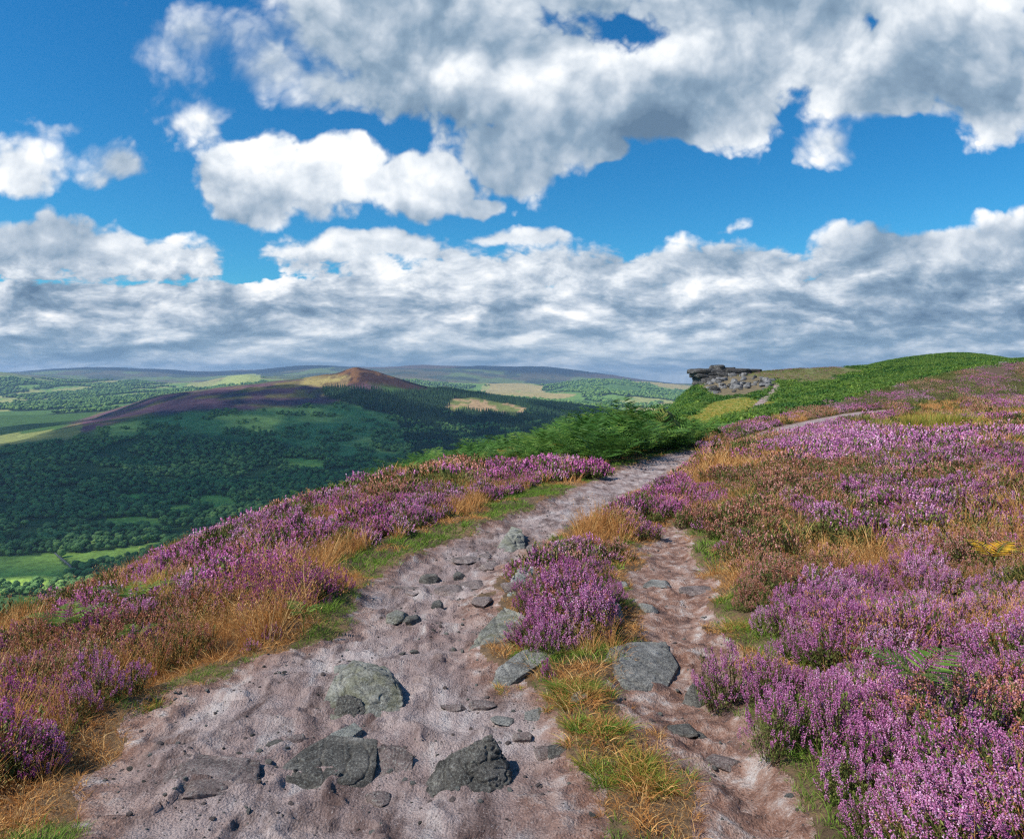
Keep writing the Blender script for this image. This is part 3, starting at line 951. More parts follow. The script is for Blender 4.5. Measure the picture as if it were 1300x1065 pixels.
SKYC = np.array([[(CX + F * u_), 0] for u_ in U])
x, y = jit_grid(-1500, 520, 640, 2950, 9.6)
k = np.abs(x / y) < 0.80; x, y = x[k], y[k]
z = H(x, y, np.full(x.shape, 50.0))
C_, W_ = cover_far(x, y, z)
px_ = CX + F * x / y; py_ = HY - F * z / y
dens = fbm(x / 70, y / 70, 91, 4)
keep = ((W_ == 1) & (dens > 0.36)) | (W_ == 2)
hid = np.interp(px_, [-200, 0, 100, 200, 300, 400, 480, 560, 640, 720, 800, 860], [860, 800, 765, 722, 682, 648, 625, 612, 590, 570, 555, 535])
keep &= py_ < hid + 12
x, y, z, W_, px_, py_ = x[keep], y[keep], z[keep], W_[keep], px_[keep], py_[keep]
con = (W_ == 2) & ~((fbm(x / 60, y / 60, 92, 3) > 0.62) & (py_ > 525))
tree_meshes = [crown_acc(rng.uniform(9, 12), rng.uniform(9, 13), 7, 150, s).mesh('broadleaf_tree_%d' % s) for s in range(7)]
coni_meshes = [conifer_acc(rng.uniform(13, 17), rng.uniform(4.5, 6)).mesh('conifer_%d' % s) for s in range(4)]
bl = ~con
# the nearest broadleaf trees round the valley fields stand on their own
order = np.argsort(y + 1e6 * con)
near_trees = order[:170]
nt_mask = np.zeros(len(x), bool); nt_mask[near_trees] = True
nt_mask &= bl
def split_mesh(me, slot, nm, mat):
    bm = bmesh.new(); bm.from_mesh(me)
    bmesh.ops.delete(bm, geom=[f for f in bm.faces if f.material_index != slot], context='FACES')
    for f in bm.faces: f.material_index = 0
    m2 = bpy.data.meshes.new(nm); bm.to_mesh(m2); bm.free(); m2.materials.append(mat); return m2


crowns = [split_mesh(me, 0, 'crown', M['tree']) for me in tree_meshes]; trunks = [split_mesh(me, 1, 'trunk', M['bark']) for me in tree_meshes]
for i in np.nonzero(nt_mask)[0]:
    q = int(rng.integers(7)); o = bpy.data.objects.new('broadleaf_tree', None); COL.objects.link(o); o.empty_display_size = 1
    for nm_, mm_ in (('crown', crowns[q]), ('trunk', trunks[q])):
        ch = bpy.data.objects.new(nm_, mm_); COL.objects.link(ch); ch.parent = o
    o.location = (x[i], y[i], z[i] - 0.3); o.rotation_euler = (0, 0, rng.uniform(0, 6.28)); s = rng.uniform(0.65, 1.05); o.scale = (s, s, s * rng.uniform(0.85, 1.1))
    tag(o, 'dark green round-crowned tree along the near edge of the valley wood and hedges', 'tree', 'broadleaf trees round the nearest valley fields')


def strip_mats(me):
    c = me.copy(); c.materials.clear(); return c


b2 = bl & ~nt_mask
n = int(b2.sum())
P = np.stack([x[b2], y[b2], z[b2] - 0.4], 1)
scatter('woodland', 'dense dark broadleaf wood covering the lower slopes of the hill', 'woodland', P, np.stack([rng.normal(0, .04, n), rng.normal(0, .04, n), rng.uniform(0, 6.28, n)], 1),
        rng.uniform(0.55, 1.1, n), rng.integers(0, 7, n), [(strip_mats(me), (M['tree'], M['bark'])) for me in tree_meshes])
n = int(con.sum())
# conifers stand closer
P = np.stack([x[con], y[con], z[con] - 0.4], 1)
P2 = P + np.array([5.0, 4.6, 0]); P2[:, 2] = H(P2[:, 0], P2[:, 1], np.full(n, 50.0)) - 0.4
P = np.concatenate([P, P2]); n = len(P)
scatter('conifer_plantation', 'blue-green conifer plantation on the right shoulder of the hill', 'plantation', P, np.stack([rng.normal(0, .03, n), rng.normal(0, .03, n), rng.uniform(0, 6.28, n)], 1),
        rng.uniform(0.65, 1.0, n), rng.integers(0, 4, n), [(me, (M['conifer'], M['bark'])) for me in coni_meshes])
# woods and hedges of the far farmland
x, y = jit_grid(-3800, 1500, 2950, 6400, 24)
k = (np.abs(x / y) < 0.80); x, y = x[k], y[k]
z = H(x, y, np.full(x.shape, 50.0)); C_, W_ = cover_far(x, y, z)
k = (W_ > 0); x, y, z = x[k], y[k], z[k]; n = len(x)
print('far trees', n)
scatter('far_woodland', 'dark woods and hedges scattered over the far farmland', 'woodland', np.stack([x, y, z - 1], 1), np.stack([np.zeros(n), np.zeros(n), rng.uniform(0, 6.28, n)], 1),
        rng.uniform(1.0, 1.9, n), rng.integers(0, 3, n), [(strip_mats(me), (M['tree'], M['bark'])) for me in tree_meshes[:3]])

# dry-stone wall between the two lowest fields
acc = Acc(); wv, wf = ICO1
pts = [place(a, b) for a, b in ((70, 703), (78, 710), (90, 720), (92, 728))]
for (ax, ay), (bx, by) in zip(pts[:-1], pts[1:]):
    L = math.hypot(bx - ax, by - ay)
    for t in np.arange(0, L, 0.9):
        for hh in (0.2, 0.8, 1.3):
            xx = ax + (bx - ax) * t / L + rng.normal(0, .12); yy_ = ay + (by - ay) * t / L + rng.normal(0, .12)
            acc.add(wv * [0.75, 0.75, 0.42] * rng.uniform(0.8, 1.2) + [xx, yy_, float(Hbase(xx, yy_)) + hh], wf, 0)
o = link('stone_wall', acc.mesh('stone_wall'), [M['rock_scree']])
tag(o, 'dark dry-stone wall dividing the two lowest green fields', 'stone wall')


# ================================================================== MOOR VEGETATION
HM = ('lilac', 'magenta', 'faded', 'hleaf')


def hmesh(nm, lod, bloom, nsp, ff, R=0.19, h=0.34):
    a = heather_acc(nsp, R, h, lod, 0, ff)
    return (a.mesh(nm), (M[HM[bloom]], M['hleaf'], M['twig']))


# variants: 0-2 lilac, 3-4 magenta, 5-6 faded, 7 green
def hset(lod, nsp, R, h):
    return [hmesh('h%d_%d' % (lod, i), lod, b, int(nsp * q), ff, R, h) for i, (b, ff, q) in enumerate(
        [(0, .85, 1.05), (0, .75, 1), (0, .55, .95), (1, .82, 1), (1, .65, 1), (2, .7, .9), (2, .5, .85), (3, 0.0, .95)])]


# guidance from the photo: (px, py, rx, ry, type, weight); types as below
T_LIL, T_MAG, T_FAD, T_GRN, T_DRY, T_GLD = range(6)
BIAS = [
    (660, 625, 120, 26, T_LIL, .45), (520, 650, 90, 28, T_LIL, .35), (370, 735, 80, 40, T_MAG, .5), (420, 700, 60, 30, T_LIL, .3), (700, 600, 60, 20, T_MAG, .35),
    (560, 690, 80, 14, T_DRY, .5), (470, 715, 60, 18, T_DRY, .45), (640, 655, 60, 9, T_DRY, .3), (195, 735, 75, 20, T_GLD, .75), (60, 775, 60, 22, T_GLD, .5), (330, 690, 80, 18, T_DRY, .2),
    (290, 770, 90, 25, T_DRY, .35), (360, 800, 60, 18, T_DRY, .4), (150, 690, 100, 20, T_DRY, .3), (230, 820, 60, 25, T_GRN, .2), (270, 720, 120, 25, T_MAG, .25), (480, 670, 120, 25, T_MAG, .2), (160, 770, 60, 15, T_MAG, .3), (200, 780, 110, 30, T_LIL, .3), (60, 830, 60, 30, T_LIL, .3), (120, 815, 90, 25, T_DRY, .12), (110, 835, 80, 30, T_LIL, .2), (20, 800, 40, 25, T_DRY, .3), (60, 1010, 90, 50, T_GRN, .5), (90, 960, 50, 30, T_LIL, .5), (110, 770, 50, 25, T_MAG, .3), (60, 870, 90, 30, T_LIL, .25),
    (30, 905, 70, 26, T_MAG, .6), (130, 900, 60, 30, T_LIL, .35), (20, 960, 60, 30, T_LIL, .3), (330, 805, 60, 12, T_LIL, .4), (150, 745, 60, 20, T_DRY, .2),
    (240, 700, 70, 14, T_MAG, .35), (300, 665, 80, 14, T_LIL, .35), (480, 620, 120, 12, T_GLD, .15),
    (880, 640, 55, 40, T_MAG, .35), (960, 620, 70, 35, T_FAD, .30), (1070, 600, 110, 45, T_FAD, .25), (960, 700, 80, 50, T_FAD, .45), (920, 620, 60, 30, T_DRY, .35), (1100, 640, 70, 20, T_FAD, .3), (1250, 760, 60, 25, T_DRY, .3), (1130, 720, 60, 25, T_GRN, .3), (1000, 680, 60, 40, T_DRY, .25), (920, 680, 50, 60, T_GRN, .15),
    (1130, 640, 90, 60, T_LIL, .25), (1200, 800, 180, 120, T_LIL, .40), (1050, 800, 90, 120, T_LIL, .35), (1250, 620, 60, 20, T_DRY, .25), (1200, 680, 80, 30, T_GRN, .15), (1060, 560, 120, 14, T_LIL, .4), (1220, 570, 120, 20, T_LIL, .3), (1100, 950, 120, 80, T_LIL, .3),
    (790, 665, 60, 16, T_DRY, .8), (750, 700, 60, 50, T_MAG, .3), (1180, 535, 90, 9, T_GLD, 1.0), (1090, 548, 60, 8, T_LIL, .4), (1000, 545, 80, 8, T_LIL, .5), (850, 620, 30, 20, T_MAG, .4),
]


def veg_type(x, y, z):
    px = CX + F * x / np.maximum(y, 1); py = HY - F * (z + 0.25) / np.maximum(y, 1)
    s = 0.55 + y * 0.035
    sc = np.stack([
        fbm(x / (1.3 * s) + 11, y / (1.7 * s), 101, 3) + .04, fbm(x / (1.1 * s) + 31, y / (1.4 * s), 102, 3) - .03, fbm(x / (1.2 * s) + 51, y / (1.5 * s), 103, 3) + .045,
        fbm(x / (0.8 * s) + 71, y / (1.0 * s), 104, 3) - .02, fbm(x / (1.0 * s) + 91, y / (1.3 * s), 105, 3) - .005, fbm(x / (1.4 * s) + 17, y / (1.6 * s), 106, 3) - .16], 1)
    right = (x > path_cx(y))[:, None] * np.array([.0, -.02, 0.02, 0.01, .0, -.03])
    sc = sc + right
    for cx, cy, rx, ry, t, w in BIAS:
        sc[:, t] += w * 0.8 * blob(px, py, cx, cy, rx, ry)
    return np.argmax(sc + rng.normal(0, 0.06, sc.shape), 1), px, py


def cand(y0, y1, s, umax=1.02):
    """jittered ground points seen between depths y0 and y1"""
    x, y = jit_grid(-umax * y1 - 1, umax * y1 + 1, y0, y1, s)
    k = (np.abs(x) < umax * y + 1.0); x, y = x[k], y[k]
    sd = path_sd(x, y); z = H(x, y, sd)
    return x, y, z, sd


def visible(x, y, z, hgt):
    """drop what lies well below the crest of the bank"""
    hid = np.interp(CX + F * x / np.maximum(y, 1), [-200, 0, 100, 200, 300, 400, 480, 560, 640, 720, 800, 860, 900],
                    [900, 800, 765, 722, 682, 648, 625, 612, 590, 570, 556, 540, 0])
    py = HY - F * (z + hgt) / np.maximum(y, 1)
    d = (y > 14) & (py > hid) & (CX + F * x / y < 860) & (y > 28)
    return ~d


hp, gp = {0: [], 1: [], 2: []}, {}
grass_pts = {'dry': [], 'gold': [], 'green': []}
bands = [(1.7, 6.5, 0.155, 0), (6.5, 15, 0.20, 1), (15, 30, 0.29, 2), (30, 62, 0.42, 2)]
for y0, y1, s, lod in bands:
    x, y, z, sd = cand(y0, y1, s)
    t, px, py = veg_type(x, y, z)
    island = (x > path_cx(y) - 0.2) & (x < np.interp(y, XR_Y, XR_X) - 0.35) & (y < 13)
    island_low = island & (py > 785)
    brk = sdist(BRACK, x, y) < 0.15
    kn_ = np.zeros(len(x), int); m_ = y > 38
    if m_.any():
        kn_[m_] = cover_near(x[m_], y[m_], z[m_])
    ok = (sd > 0.10 + 0.22 * fbm(x * 1.3, y * 1.3, 111, 2)) & visible(x, y, z, 0.4) & (kn_ == 0)
    leftv = (x < path_cx(y)) & (y < 40)
    vw = np.where(leftv, 0.16 + 0.55 * sstep(.35, .7, fbm(x * 0.5, y * 0.35, 112, 3)), 0.10)
    verge = (sd < vw + 0.12)
    fringe = (sd < vw + 0.55) & (fbm(x * 1.1, y * 0.8, 113, 3) > 0.45) & leftv
    hm = ok & ~verge & ~island_low & ~brk & (t <= 3) & ~(fringe & (t != 1))
    small = np.where(sd < 0.4, 0.75, 1.0)
    var = np.choose(np.clip(t, 0, 3), [rng.integers(0, 3, len(x)), rng.integers(3, 5, len(x)), rng.integers(5, 7, len(x)), np.full(len(x), 7)])
    sc_ = rng.uniform(0.65, 1.2, len(x)) * small * (0.45 + 1.15 * fbm(x / 0.55, y / 0.55, 114, 3)) * (s / {0: .155, 1: .20, 2: .30}[lod]) ** 0.5
    hp[lod].append(np.stack([x, y, z - 0.02, sc_, var], 1)[hm])
    gm = ok & ~verge & ~brk & ((t == 4) | fringe | (rng.uniform(size=len(x)) < 0.22)) & ~island_low
    grass_pts['dry'].append(np.stack([x, y, z, sc_, np.full(len(x), lod)], 1)[gm])
    gm = ok & ~verge & ~brk & (t == 5) & ~island_low
    grass_pts['gold'].append(np.stack([x, y, z, sc_, np.full(len(x), lod)], 1)[gm])

HEATHER_LABEL = {0: 'near lilac heather with dark leafy stems carpeting the bank beside the path', 1: 'purple and russet heather covering both banks further up the path', 2: 'distant purple heather spreading over the moor towards the green slope'}
hs = {0: hset(0, 100, 0.19, 0.25), 1: hset(1, 76, 0.20, 0.26), 2: hset(2, 44, 0.26, 0.32)}
for lod in (0, 1, 2):
    P = np.concatenate(hp[lod]); n = len(P); print('heather', lod, n)
    scatter('heather', HEATHER_LABEL[lod], 'heather', P[:, :3], np.stack([rng.normal(0, .22, n), rng.normal(0, .22, n) - .05, rng.uniform(0, 6.28, n)], 1), P[:, 3], P[:, 4], hs[lod])

# heather and bracken on the middle distance slopes (62-330 m)
x, y = jit_grid(-40, 330, 62, 320, 0.95)
k = (x / y < 1.12) & (x / y > 0.05); x, y = x[k], y[k]
sd = path_sd(x, y); z = H(x, y, sd); kk = cover_near(x, y, z)
k = ((kk == 0) | (kk == 4)) & (sd > 0.5); t, px, py = veg_type(x[k], y[k], z[k]); n = int(k.sum())
t = np.where(t == 5, 4, t); t = np.where((kk[k] == 4) & (t != 4), np.where(rng.uniform(size=n) < .75, np.where(fbm(x[k] / 7, y[k] / 7, 66, 3) > .5, 2, 3), 1), t)
P = np.stack([x[k], y[k], z[k] - .05], 1)
hh = t <= 3
var = np.choose(np.clip(t, 0, 3), [rng.integers(0, 3, n), rng.integers(3, 5, n), rng.integers(5, 7, n), np.full(n, 7)])
far_set = [(heather_acc(26, 0.55, 0.42, 2, 0, ff).mesh('hf_%d' % i), (M[HM[b]], M['hleaf'], M['twig'])) for i, (b, ff) in enumerate([(0, .9), (0, .8), (0, .7), (1, .9), (1, .8), (2, .8), (2, .6), (3, 0)])]
for a_, _m in far_set:                                  # coarser sprays far away
    co = np.empty(len(a_.vertices) * 3, np.float32); a_.vertices.foreach_get('co', co)
print('mid heather', int(hh.sum()))
scatter('heather', 'far belt of purple heather below the green slope and crag', 'heather', P[hh], np.stack([rng.normal(0, .1, hh.sum()), rng.normal(0, .1, hh.sum()), rng.uniform(0, 6.28, hh.sum())], 1),
        rng.uniform(0.8, 1.6, hh.sum()) * np.where(kk[k][hh] == 4, .75, 1), var[hh], far_set)

k = (kk == 1) & (z > -30) & (sd > 0.4) & (rng.uniform(size=len(x)) < 0.8)
n = int(k.sum()); print('slope bracken', n)
bf = []
for i in range(3):
    a = Acc(); C = rng.normal(0, 1, (46, 3)) * [0.42, 0.42, 0.10] + [0, 0, 0.42]; ax = nrm(rng.normal(0, 1, (46, 3)) * [1, 1, 0.35]); uu, _ = perp(ax)
    C[:, 2] -= 0.35 * (C[:, 0] ** 2 + C[:, 1] ** 2)
    quads(a, C, ax * 0.26, uu * 0.11, 0); bf.append((a.mesh('slope_bracken_%d' % i), (M['bracken'] if i == 0 else M['bright_bracken'],)))
bf.append((bf[1][0].copy(), (M['green'],)))
bf[-1][0].materials.clear()
g = fbm(x[k] / 8, y[k] / 11, 63, 4)
scatter('bracken', 'bright green bracken blanketing the slope below the crag', 'bracken', np.stack([x[k], y[k], z[k] - .05], 1), np.stack([np.zeros(n), np.zeros(n), rng.uniform(0, 6.28, n)], 1),
        rng.uniform(0.4, 1.25, n), np.where(rng.uniform(size=n) < .06 + .4 * (fbm(x[k] / 5, y[k] / 9, 67, 3) > .62), 3, np.clip(np.where(g + rng.normal(0, .06, n) > 0.5, 1, 0) + (rng.uniform(size=n) < .15) * 1, 0, 2)), bf)

# the bracken bank by the path
x, y = jit_grid(-14, 12, 14, 64, 0.44)
k = sdist(BRACK, x, y) < 0.05; x, y = x[k], y[k]; sd = path_sd(x, y)
k = (sd > 0.45); x, y, sd = x[k], y[k], sd[k]; z = H(x, y, sd); n = len(x); print('bracken', n)
px = CX + F * x / y
tall = np.interp(px, [400, 520, 600, 700, 760, 800, 840, 870], [0.45, 0.55, 0.65, 0.85, 1.1, 1.25, 1.2, 0.9])
bset = [(fern_acc(6, 1.05, 1, 14, 1.0).mesh('bracken_a'), (M['bracken'], M['bracken'])), (fern_acc(6, 1.05, 1, 14, 1.15).mesh('bracken_b'), (M['bracken'], M['bracken'])),
        (fern_acc(6, 1.0, 1, 13, 1.05).mesh('bracken_c'), (M['bright_bracken'], M['bracken'])), (fern_acc(5, 0.9, 1, 12, 0.7).mesh('bracken_d'), (M['gold'], M['dry']))]
gol = (rng.uniform(size=n) < np.interp(px, [450, 600, 760, 800], [.35, .2, .04, .02]))
idx = np.where(gol, 3, np.where(rng.uniform(size=n) < 0.22, 2, rng.integers(0, 2, n)))
scatter('bracken', 'bank of dark green bracken fronds between the heather and the valley', 'bracken', np.stack([x, y, z - .03], 1), np.stack([rng.normal(0, .12, n), rng.normal(0, .12, n), rng.uniform(0, 6.28, n)], 1),
        tall * 1.15 * rng.uniform(0.6, 1.35, n), idx, bset)

# grasses
gset = [(grass_acc(46, 0.10, 0.34, 0.0016, .45, 3, .5).mesh('dry_a'), (M['dry'], M['gold'])), (grass_acc(34, 0.12, 0.34, 0.003, .4, 3, .4).mesh('dry_b'), (M['dry'], M['gold'])), (grass_acc(24, 0.17, 0.36, 0.008, .4, 2).mesh('dry_c'), (M['dry'], M['gold']))]
P = np.concatenate(grass_pts['dry']); P2 = P.copy(); P2[:, :2] += rng.normal(0, .09, (len(P), 2)); P = np.concatenate([P, P2]); n = len(P); print('dry', n)
scatter('dry_grass', 'russet and straw coloured dry grass growing among the heather', 'grass', P[:, :3], np.stack([rng.normal(0, .2, n), rng.normal(0, .2, n), rng.uniform(0, 6.28, n)], 1), P[:, 3] * rng.uniform(.75, 1.2, n), P[:, 4], gset)
P = np.concatenate(grass_pts['gold']); P2 = P.copy(); P2[:, :2] += rng.normal(0, .09, (len(P), 2)); P = np.concatenate([P, P2]); n = len(P); print('gold', n)
gset = [(grass_acc(56, 0.11, 0.30, 0.0016, .5, 3).mesh('gold_a'), (M['gold'], M['dry'])), (grass_acc(40, 0.13, 0.30, 0.003, .5, 3).mesh('gold_b'), (M['gold'], M['dry'])), (grass_acc(28, 0.18, 0.32, 0.008, .5, 2).mesh('gold_c'), (M['gold'], M['dry']))]
scatter('golden_grass', 'golden moor grass in patches on the left bank and by the far rushes', 'grass', P[:, :3], np.stack([rng.normal(0, .15, n), rng.normal(0, .15, n), rng.uniform(0, 6.28, n)], 1), P[:, 3], P[:, 4], gset)

# short verge grass along the path edges, and the trodden strip between the two paths
pts = []
for y0, y1, s, lod in ((1.7, 7, 0.047, 0), (7, 16, 0.085, 1), (16, 45, 0.16, 2)):
    x, y, z, sd = cand(y0, y1, s)
    px = CX + F * x / y; py = HY - F * z / y
    leftv = (x < path_cx(y))
    island = (x > path_cx(y) - 0.2) & (x < np.interp(y, XR_Y, XR_X) - 0.35) & (y < 13)
    vw = np.where(leftv, 0.16 + 0.55 * sstep(.35, .7, fbm(x * 0.5, y * 0.35, 112, 3)), 0.12)
    lush = fbm(x * 0.9, y * 0.7, 121, 3)
    m_ = (sd > -0.03) & (sd < vw + 0.18) & (lush > np.where(leftv, .30, .40))
    m_ |= island & (sd > 0.03) & (py > 760) & (lush > 0.22)
    m_ |= inpoly([(842, 652), (880, 648), (900, 665), (880, 690), (850, 680), (838, 664)], px, py) & (sd > -.15)
    m_ |= (np.abs(sdist(STRIPs, x, y)) < 3) & (sdist(STRIPs, x, y) < 0.08)
    m_ |= (sd > 0.0) & (sd < .5) & (blob(px, py, 190, 885, 60, 22) > .5)
    m_ |= (sd > -0.1) & (sd < 2.5) & (blob(px, py, 885, 548, 60, 10) > .4)
    dryish = island & (fbm(x * 2.2, y * 2.2, 122, 3) > 0.46)
    dryish |= (fbm(x * 1.6, y * 1.6, 123, 3) > np.where(leftv & (y > 5), .60, .50))
    idx = lod * 2 + dryish
    pts.append(np.stack([x, y, z, rng.uniform(.6, 1.2, len(x)) * np.where(sd < 0.1, .6, 1.0), idx], 1)[m_])
P = np.concatenate(pts); n = len(P); print('verge', n)
gset = []
for w_, nb_, R_ in ((0.0024, 16, .05), (0.0036, 16, .07), (0.008, 14, .12)):
    gset.append((grass_acc(nb_, R_, 0.115, w_, .6, 3).mesh('verge_g'), (M['green'], M['gold'])))
    gset.append((grass_acc(nb_, R_, 0.105, w_, .75, 3).mesh('verge_d'), (M['dry'], M['gold'])))
scatter('verge_grass', 'short green and straw grass edging the sandy path', 'grass', P[:, :3], np.stack([rng.normal(0, .15, n), rng.normal(0, .15, n), rng.uniform(0, 6.28, n)], 1), P[:, 3], P[:, 4], gset)
# low yellow-green turf on the open slope
x, y = jit_grid(5, 80, 45, 130, 0.5)
z = H(x, y, np.full(x.shape, 50.0)); k = cover_near(x, y, z) == 2; x, y, z = x[k], y[k], z[k]; n = len(x); print('turf', n)
scatter('slope_grass', 'pale yellow grass in the hollow below the green slope', 'grass', np.stack([x, y, z], 1), np.stack([np.zeros(n), np.zeros(n), rng.uniform(0, 6.28, n)], 1), rng.uniform(.6, 1.1, n), rng.integers(0, 2, n),
        [(grass_acc(26, 0.3, 0.22, 0.014, .6, 2).mesh('turf_a'), (M['gold'], M['gold'])), (grass_acc(26, 0.3, 0.2, 0.014, .6, 2).mesh('turf_b'), (M['green'], M['gold']))])


# ================================================================== ROCKS
def rock_obj(name, label, verts, faces, mat, cat='rock', group=None):
    c = np.array([verts[:, 0].mean(), verts[:, 1].mean(), verts[:, 2].min()])
    me = np_mesh(name, verts - c, faces, None, True); me.materials.append(mat)
    o = bpy.data.objects.new(name, me); COL.objects.link(o); o.location = c
    tag(o, label, cat, group)
    return o


def hull_rock(label, pts, mat, amp=0.018, name='rock', base=0.10, sharp=0.55, group=None, cuts=5):
    """angular rock: hull of ground points raised by their heights, broken up by fracture noise"""
    W = []
    for a, b, h in pts:
        X, Y = place(a, b); g = float(H(np.array([X]), np.array([Y]))[0])
        h = h * 0.50
        W.append((X, Y, g + h + (0.010 if h else -0.015)))
        if h < 0.03: W.append((X, Y, g - base))
    cen = np.mean(W, 0)
    W += [(cen[0], cen[1], min(w[2] for w in W) - 0.05)]
    bm = bmesh.new()
    for w in W: bm.verts.new(w)
    bmesh.ops.convex_hull(bm, input=bm.verts)
    bmesh.ops.delete(bm, geom=[v for v in bm.verts if not v.link_faces], context='VERTS')
    for _ in range(cuts):
        es = sorted(bm.edges, key=lambda e: -e.calc_length())
        L = es[0].calc_length()
        big = [e for e in es if e.calc_length() > L * 0.45]
        bmesh.ops.subdivide_edges(bm, edges=big, cuts=1, use_grid_fill=False)
        bmesh.ops.triangulate(bm, faces=bm.faces)
    while len(bm.verts) < 9000:
        bmesh.ops.subdivide_edges(bm, edges=bm.edges, cuts=1, use_grid_fill=True); bmesh.ops.triangulate(bm, faces=bm.faces)
    for _ in range(3):
        bmesh.ops.smooth_vert(bm, verts=bm.verts, factor=0.5, use_axis_x=True, use_axis_y=True, use_axis_z=True)
    bm.normal_update()
    V = np.array([v.co[:] for v in bm.verts]); N = np.array([v.normal[:] for v in bm.verts]); Fc = np.array([[v.index for v in f.verts] for f in bm.faces]); bm.free()
    return rough(label, V, N, Fc, mat, amp, name, group)


def rough(label, V, N, Fc, mat, amp, name='rock', group=None, sc=None):
    size = np.ptp(V, axis=0).max()
    s = 1.0 / size
    Pn = V * s * np.array([3.0, 3.0, 6.0]) + len(label) * 1.7
    d = (fbm3(Pn * 1.5, 5, 5, .68) - 0.5) * 1.5
    rid = 1 - np.abs(2 * fbm3(Pn * 1.4 + 7, 9, 3) - 1)
    st = np.abs(((V[:, 2] * 1.0 + 0.35 * V[:, 0] + 0.06 * fbm3(Pn, 2, 3) * size) / (size * 0.09)) % 1 - 0.5)
    V = V + N * (amp * d * .45 - amp * 0.6 * sstep(.88, 1.0, rid) - amp * 0.35 * sstep(.40, .5, st))[:, None] * (size / 0.5) ** 0.6
    return rock_obj(name, label, V, Fc, mat, group=group)


def blob_rock(label, px, py, w, h, mat, flat=0.62, rot=None, name='rock', group=None, sub=None, xy=None, depth=None, planes=20, sink=0.35):
    h = h * flat
    if xy is None:
        X, Y = place(px, py)
    else:
        X, Y = xy
    v, f = sub or ICO4
    r = random.Random(hash((round(px, 1), round(py, 1), round(w, 3))) & 0xffff)
    v = v.copy()
    for _ in range(planes):
        n = nrm(np.array([r.gauss(0, 1), r.gauss(0, 1), r.gauss(0, .7)])); d = r.uniform(0.45, 0.80)
        k = v @ n - d; v = v - np.maximum(k, 0)[:, None] * n * 0.99
    v[:, 2] = np.minimum(v[:, 2], r.uniform(.45, .6) + r.uniform(-.25, .25) * v[:, 0] + r.uniform(-.2, .2) * v[:, 1])
    N = nrm(v * 1.0)
    a = r.uniform(0, 6.28) if rot is None else rot
    c, s = math.cos(a), math.sin(a)
    dp = depth if depth else w * r.uniform(0.6, 0.9)
    v = v * [w / 2 * 1.25, dp / 2 * 1.25, h * (1 + 0.1)]; v = np.stack([v[:, 0] * c - v[:, 1] * s, v[:, 0] * s + v[:, 1] * c, v[:, 2]], 1)
    N = np.stack([N[:, 0] * c - N[:, 1] * s, N[:, 0] * s + N[:, 1] * c, N[:, 2]], 1)
    g = float(H(np.array([X]), np.array([Y]))[0])
    v = v + [X, Y, g + h * (0.40 - sink * 0.5)]
    return rough(label, v, N, f, mat, min(0.018, w * 0.035), name, group)


hull_rock('large wedge-shaped grey boulder with a dark front, in the middle of the path', [(405, 886, 0), (440, 900, 0), (512, 884, 0), (508, 862, .03), (452, 852, .17), (425, 862, .11), (470, 864, .20), (500, 872, .17), (512, 878, .08), (448, 836, 0.03), (490, 842, .06)], M['rock_mossy'], .016)
hull_rock('small black pale-nosed stone tucked under the front of the wedge-shaped boulder', [(422, 892, 0), (468, 892, 0), (462, 880, .03), (428, 884, .09), (440, 882, .10), (458, 886, .08), (445, 898, .0)], M['rock_dark'], .012)
hull_rock('broad flat black slab sunk in the path at the bottom of the picture', [(345, 962, .0), (385, 935, .03), (420, 926, .07), (480, 932, .08), (478, 955, .06), (440, 968, .02), (380, 974, 0.0), (470, 968, 0)], M['rock_dark'], .012)
hull_rock('brownish stone wedged against the right end of the flat black slab', [(466, 960, 0), (478, 938, .06), (505, 935, .07), (525, 945, .04), (522, 960, 0), (490, 966, 0)], M['rock_pink'], .012)
hull_rock('black angular boulder with a tall right corner at the foot of the path', [(530, 978, 0), (558, 950, .05), (605, 942, .12), (624, 952, .24), (606, 966, .20), (648, 958, .08), (654, 972, 0), (630, 985, 0), (560, 992, 0), (568, 968, .10)], M['rock_dark'], .018)
hull_rock('narrow pale slab lying below the wedge-shaped boulder', [(396, 935, 0), (420, 918, .03), (450, 905, .05), (460, 912, .04), (440, 928, .02), (405, 940, 0)], M['rock_pale'], .010)
hull_rock('wide dull grey bedrock slab level with the path at the bottom left', [(150, 975, 0), (240, 950, .03), (330, 955, .04), (325, 972, .03), (250, 1000, .03), (170, 1010, 0), (330, 985, 0)], M['rock_pink'], .010)
hull_rock('dark boulder with a pale front patch standing alone on the upper path', [(628, 692, 0), (646, 696, 0), (668, 688, 0), (664, 678, .16), (650, 674, .24), (638, 684, .17), (656, 684, .22), (640, 676, 0)], M['rock_mossy'], .018)
hull_rock('pale grey boulder between the small heather clump and the long heather bush', [(642, 762, 0), (664, 766, 0), (686, 752, 0), (678, 738, .26), (662, 736, .28), (650, 748, .18), (672, 728, 0.1), (684, 742, .18)], M['rock_pale'], .016)
hull_rock('lichen-covered pale slab leaning out of the grass right of the long heather bush', [(718, 822, 0), (745, 824, 0), (795, 790, 0), (788, 776, .14), (768, 772, .17), (740, 796, .12), (722, 812, .05)], M['rock_pale'], .014)
hull_rock('big flat grey slab with parallel grooves beside the side path', [(762, 850, 0.0), (790, 868, .0), (845, 862, .0), (862, 835, .03), (845, 816, .05), (800, 822, .06), (775, 838, .06), (840, 850, .05), (795, 858, .05)], M['rock_grey'], .010)
hull_rock('small rounded black stone right of the flat grey slab', [(865, 875, 0), (885, 882, 0), (906, 872, 0), (900, 864, .07), (880, 862, .09), (870, 868, .06)], M['rock_dark'], .012)
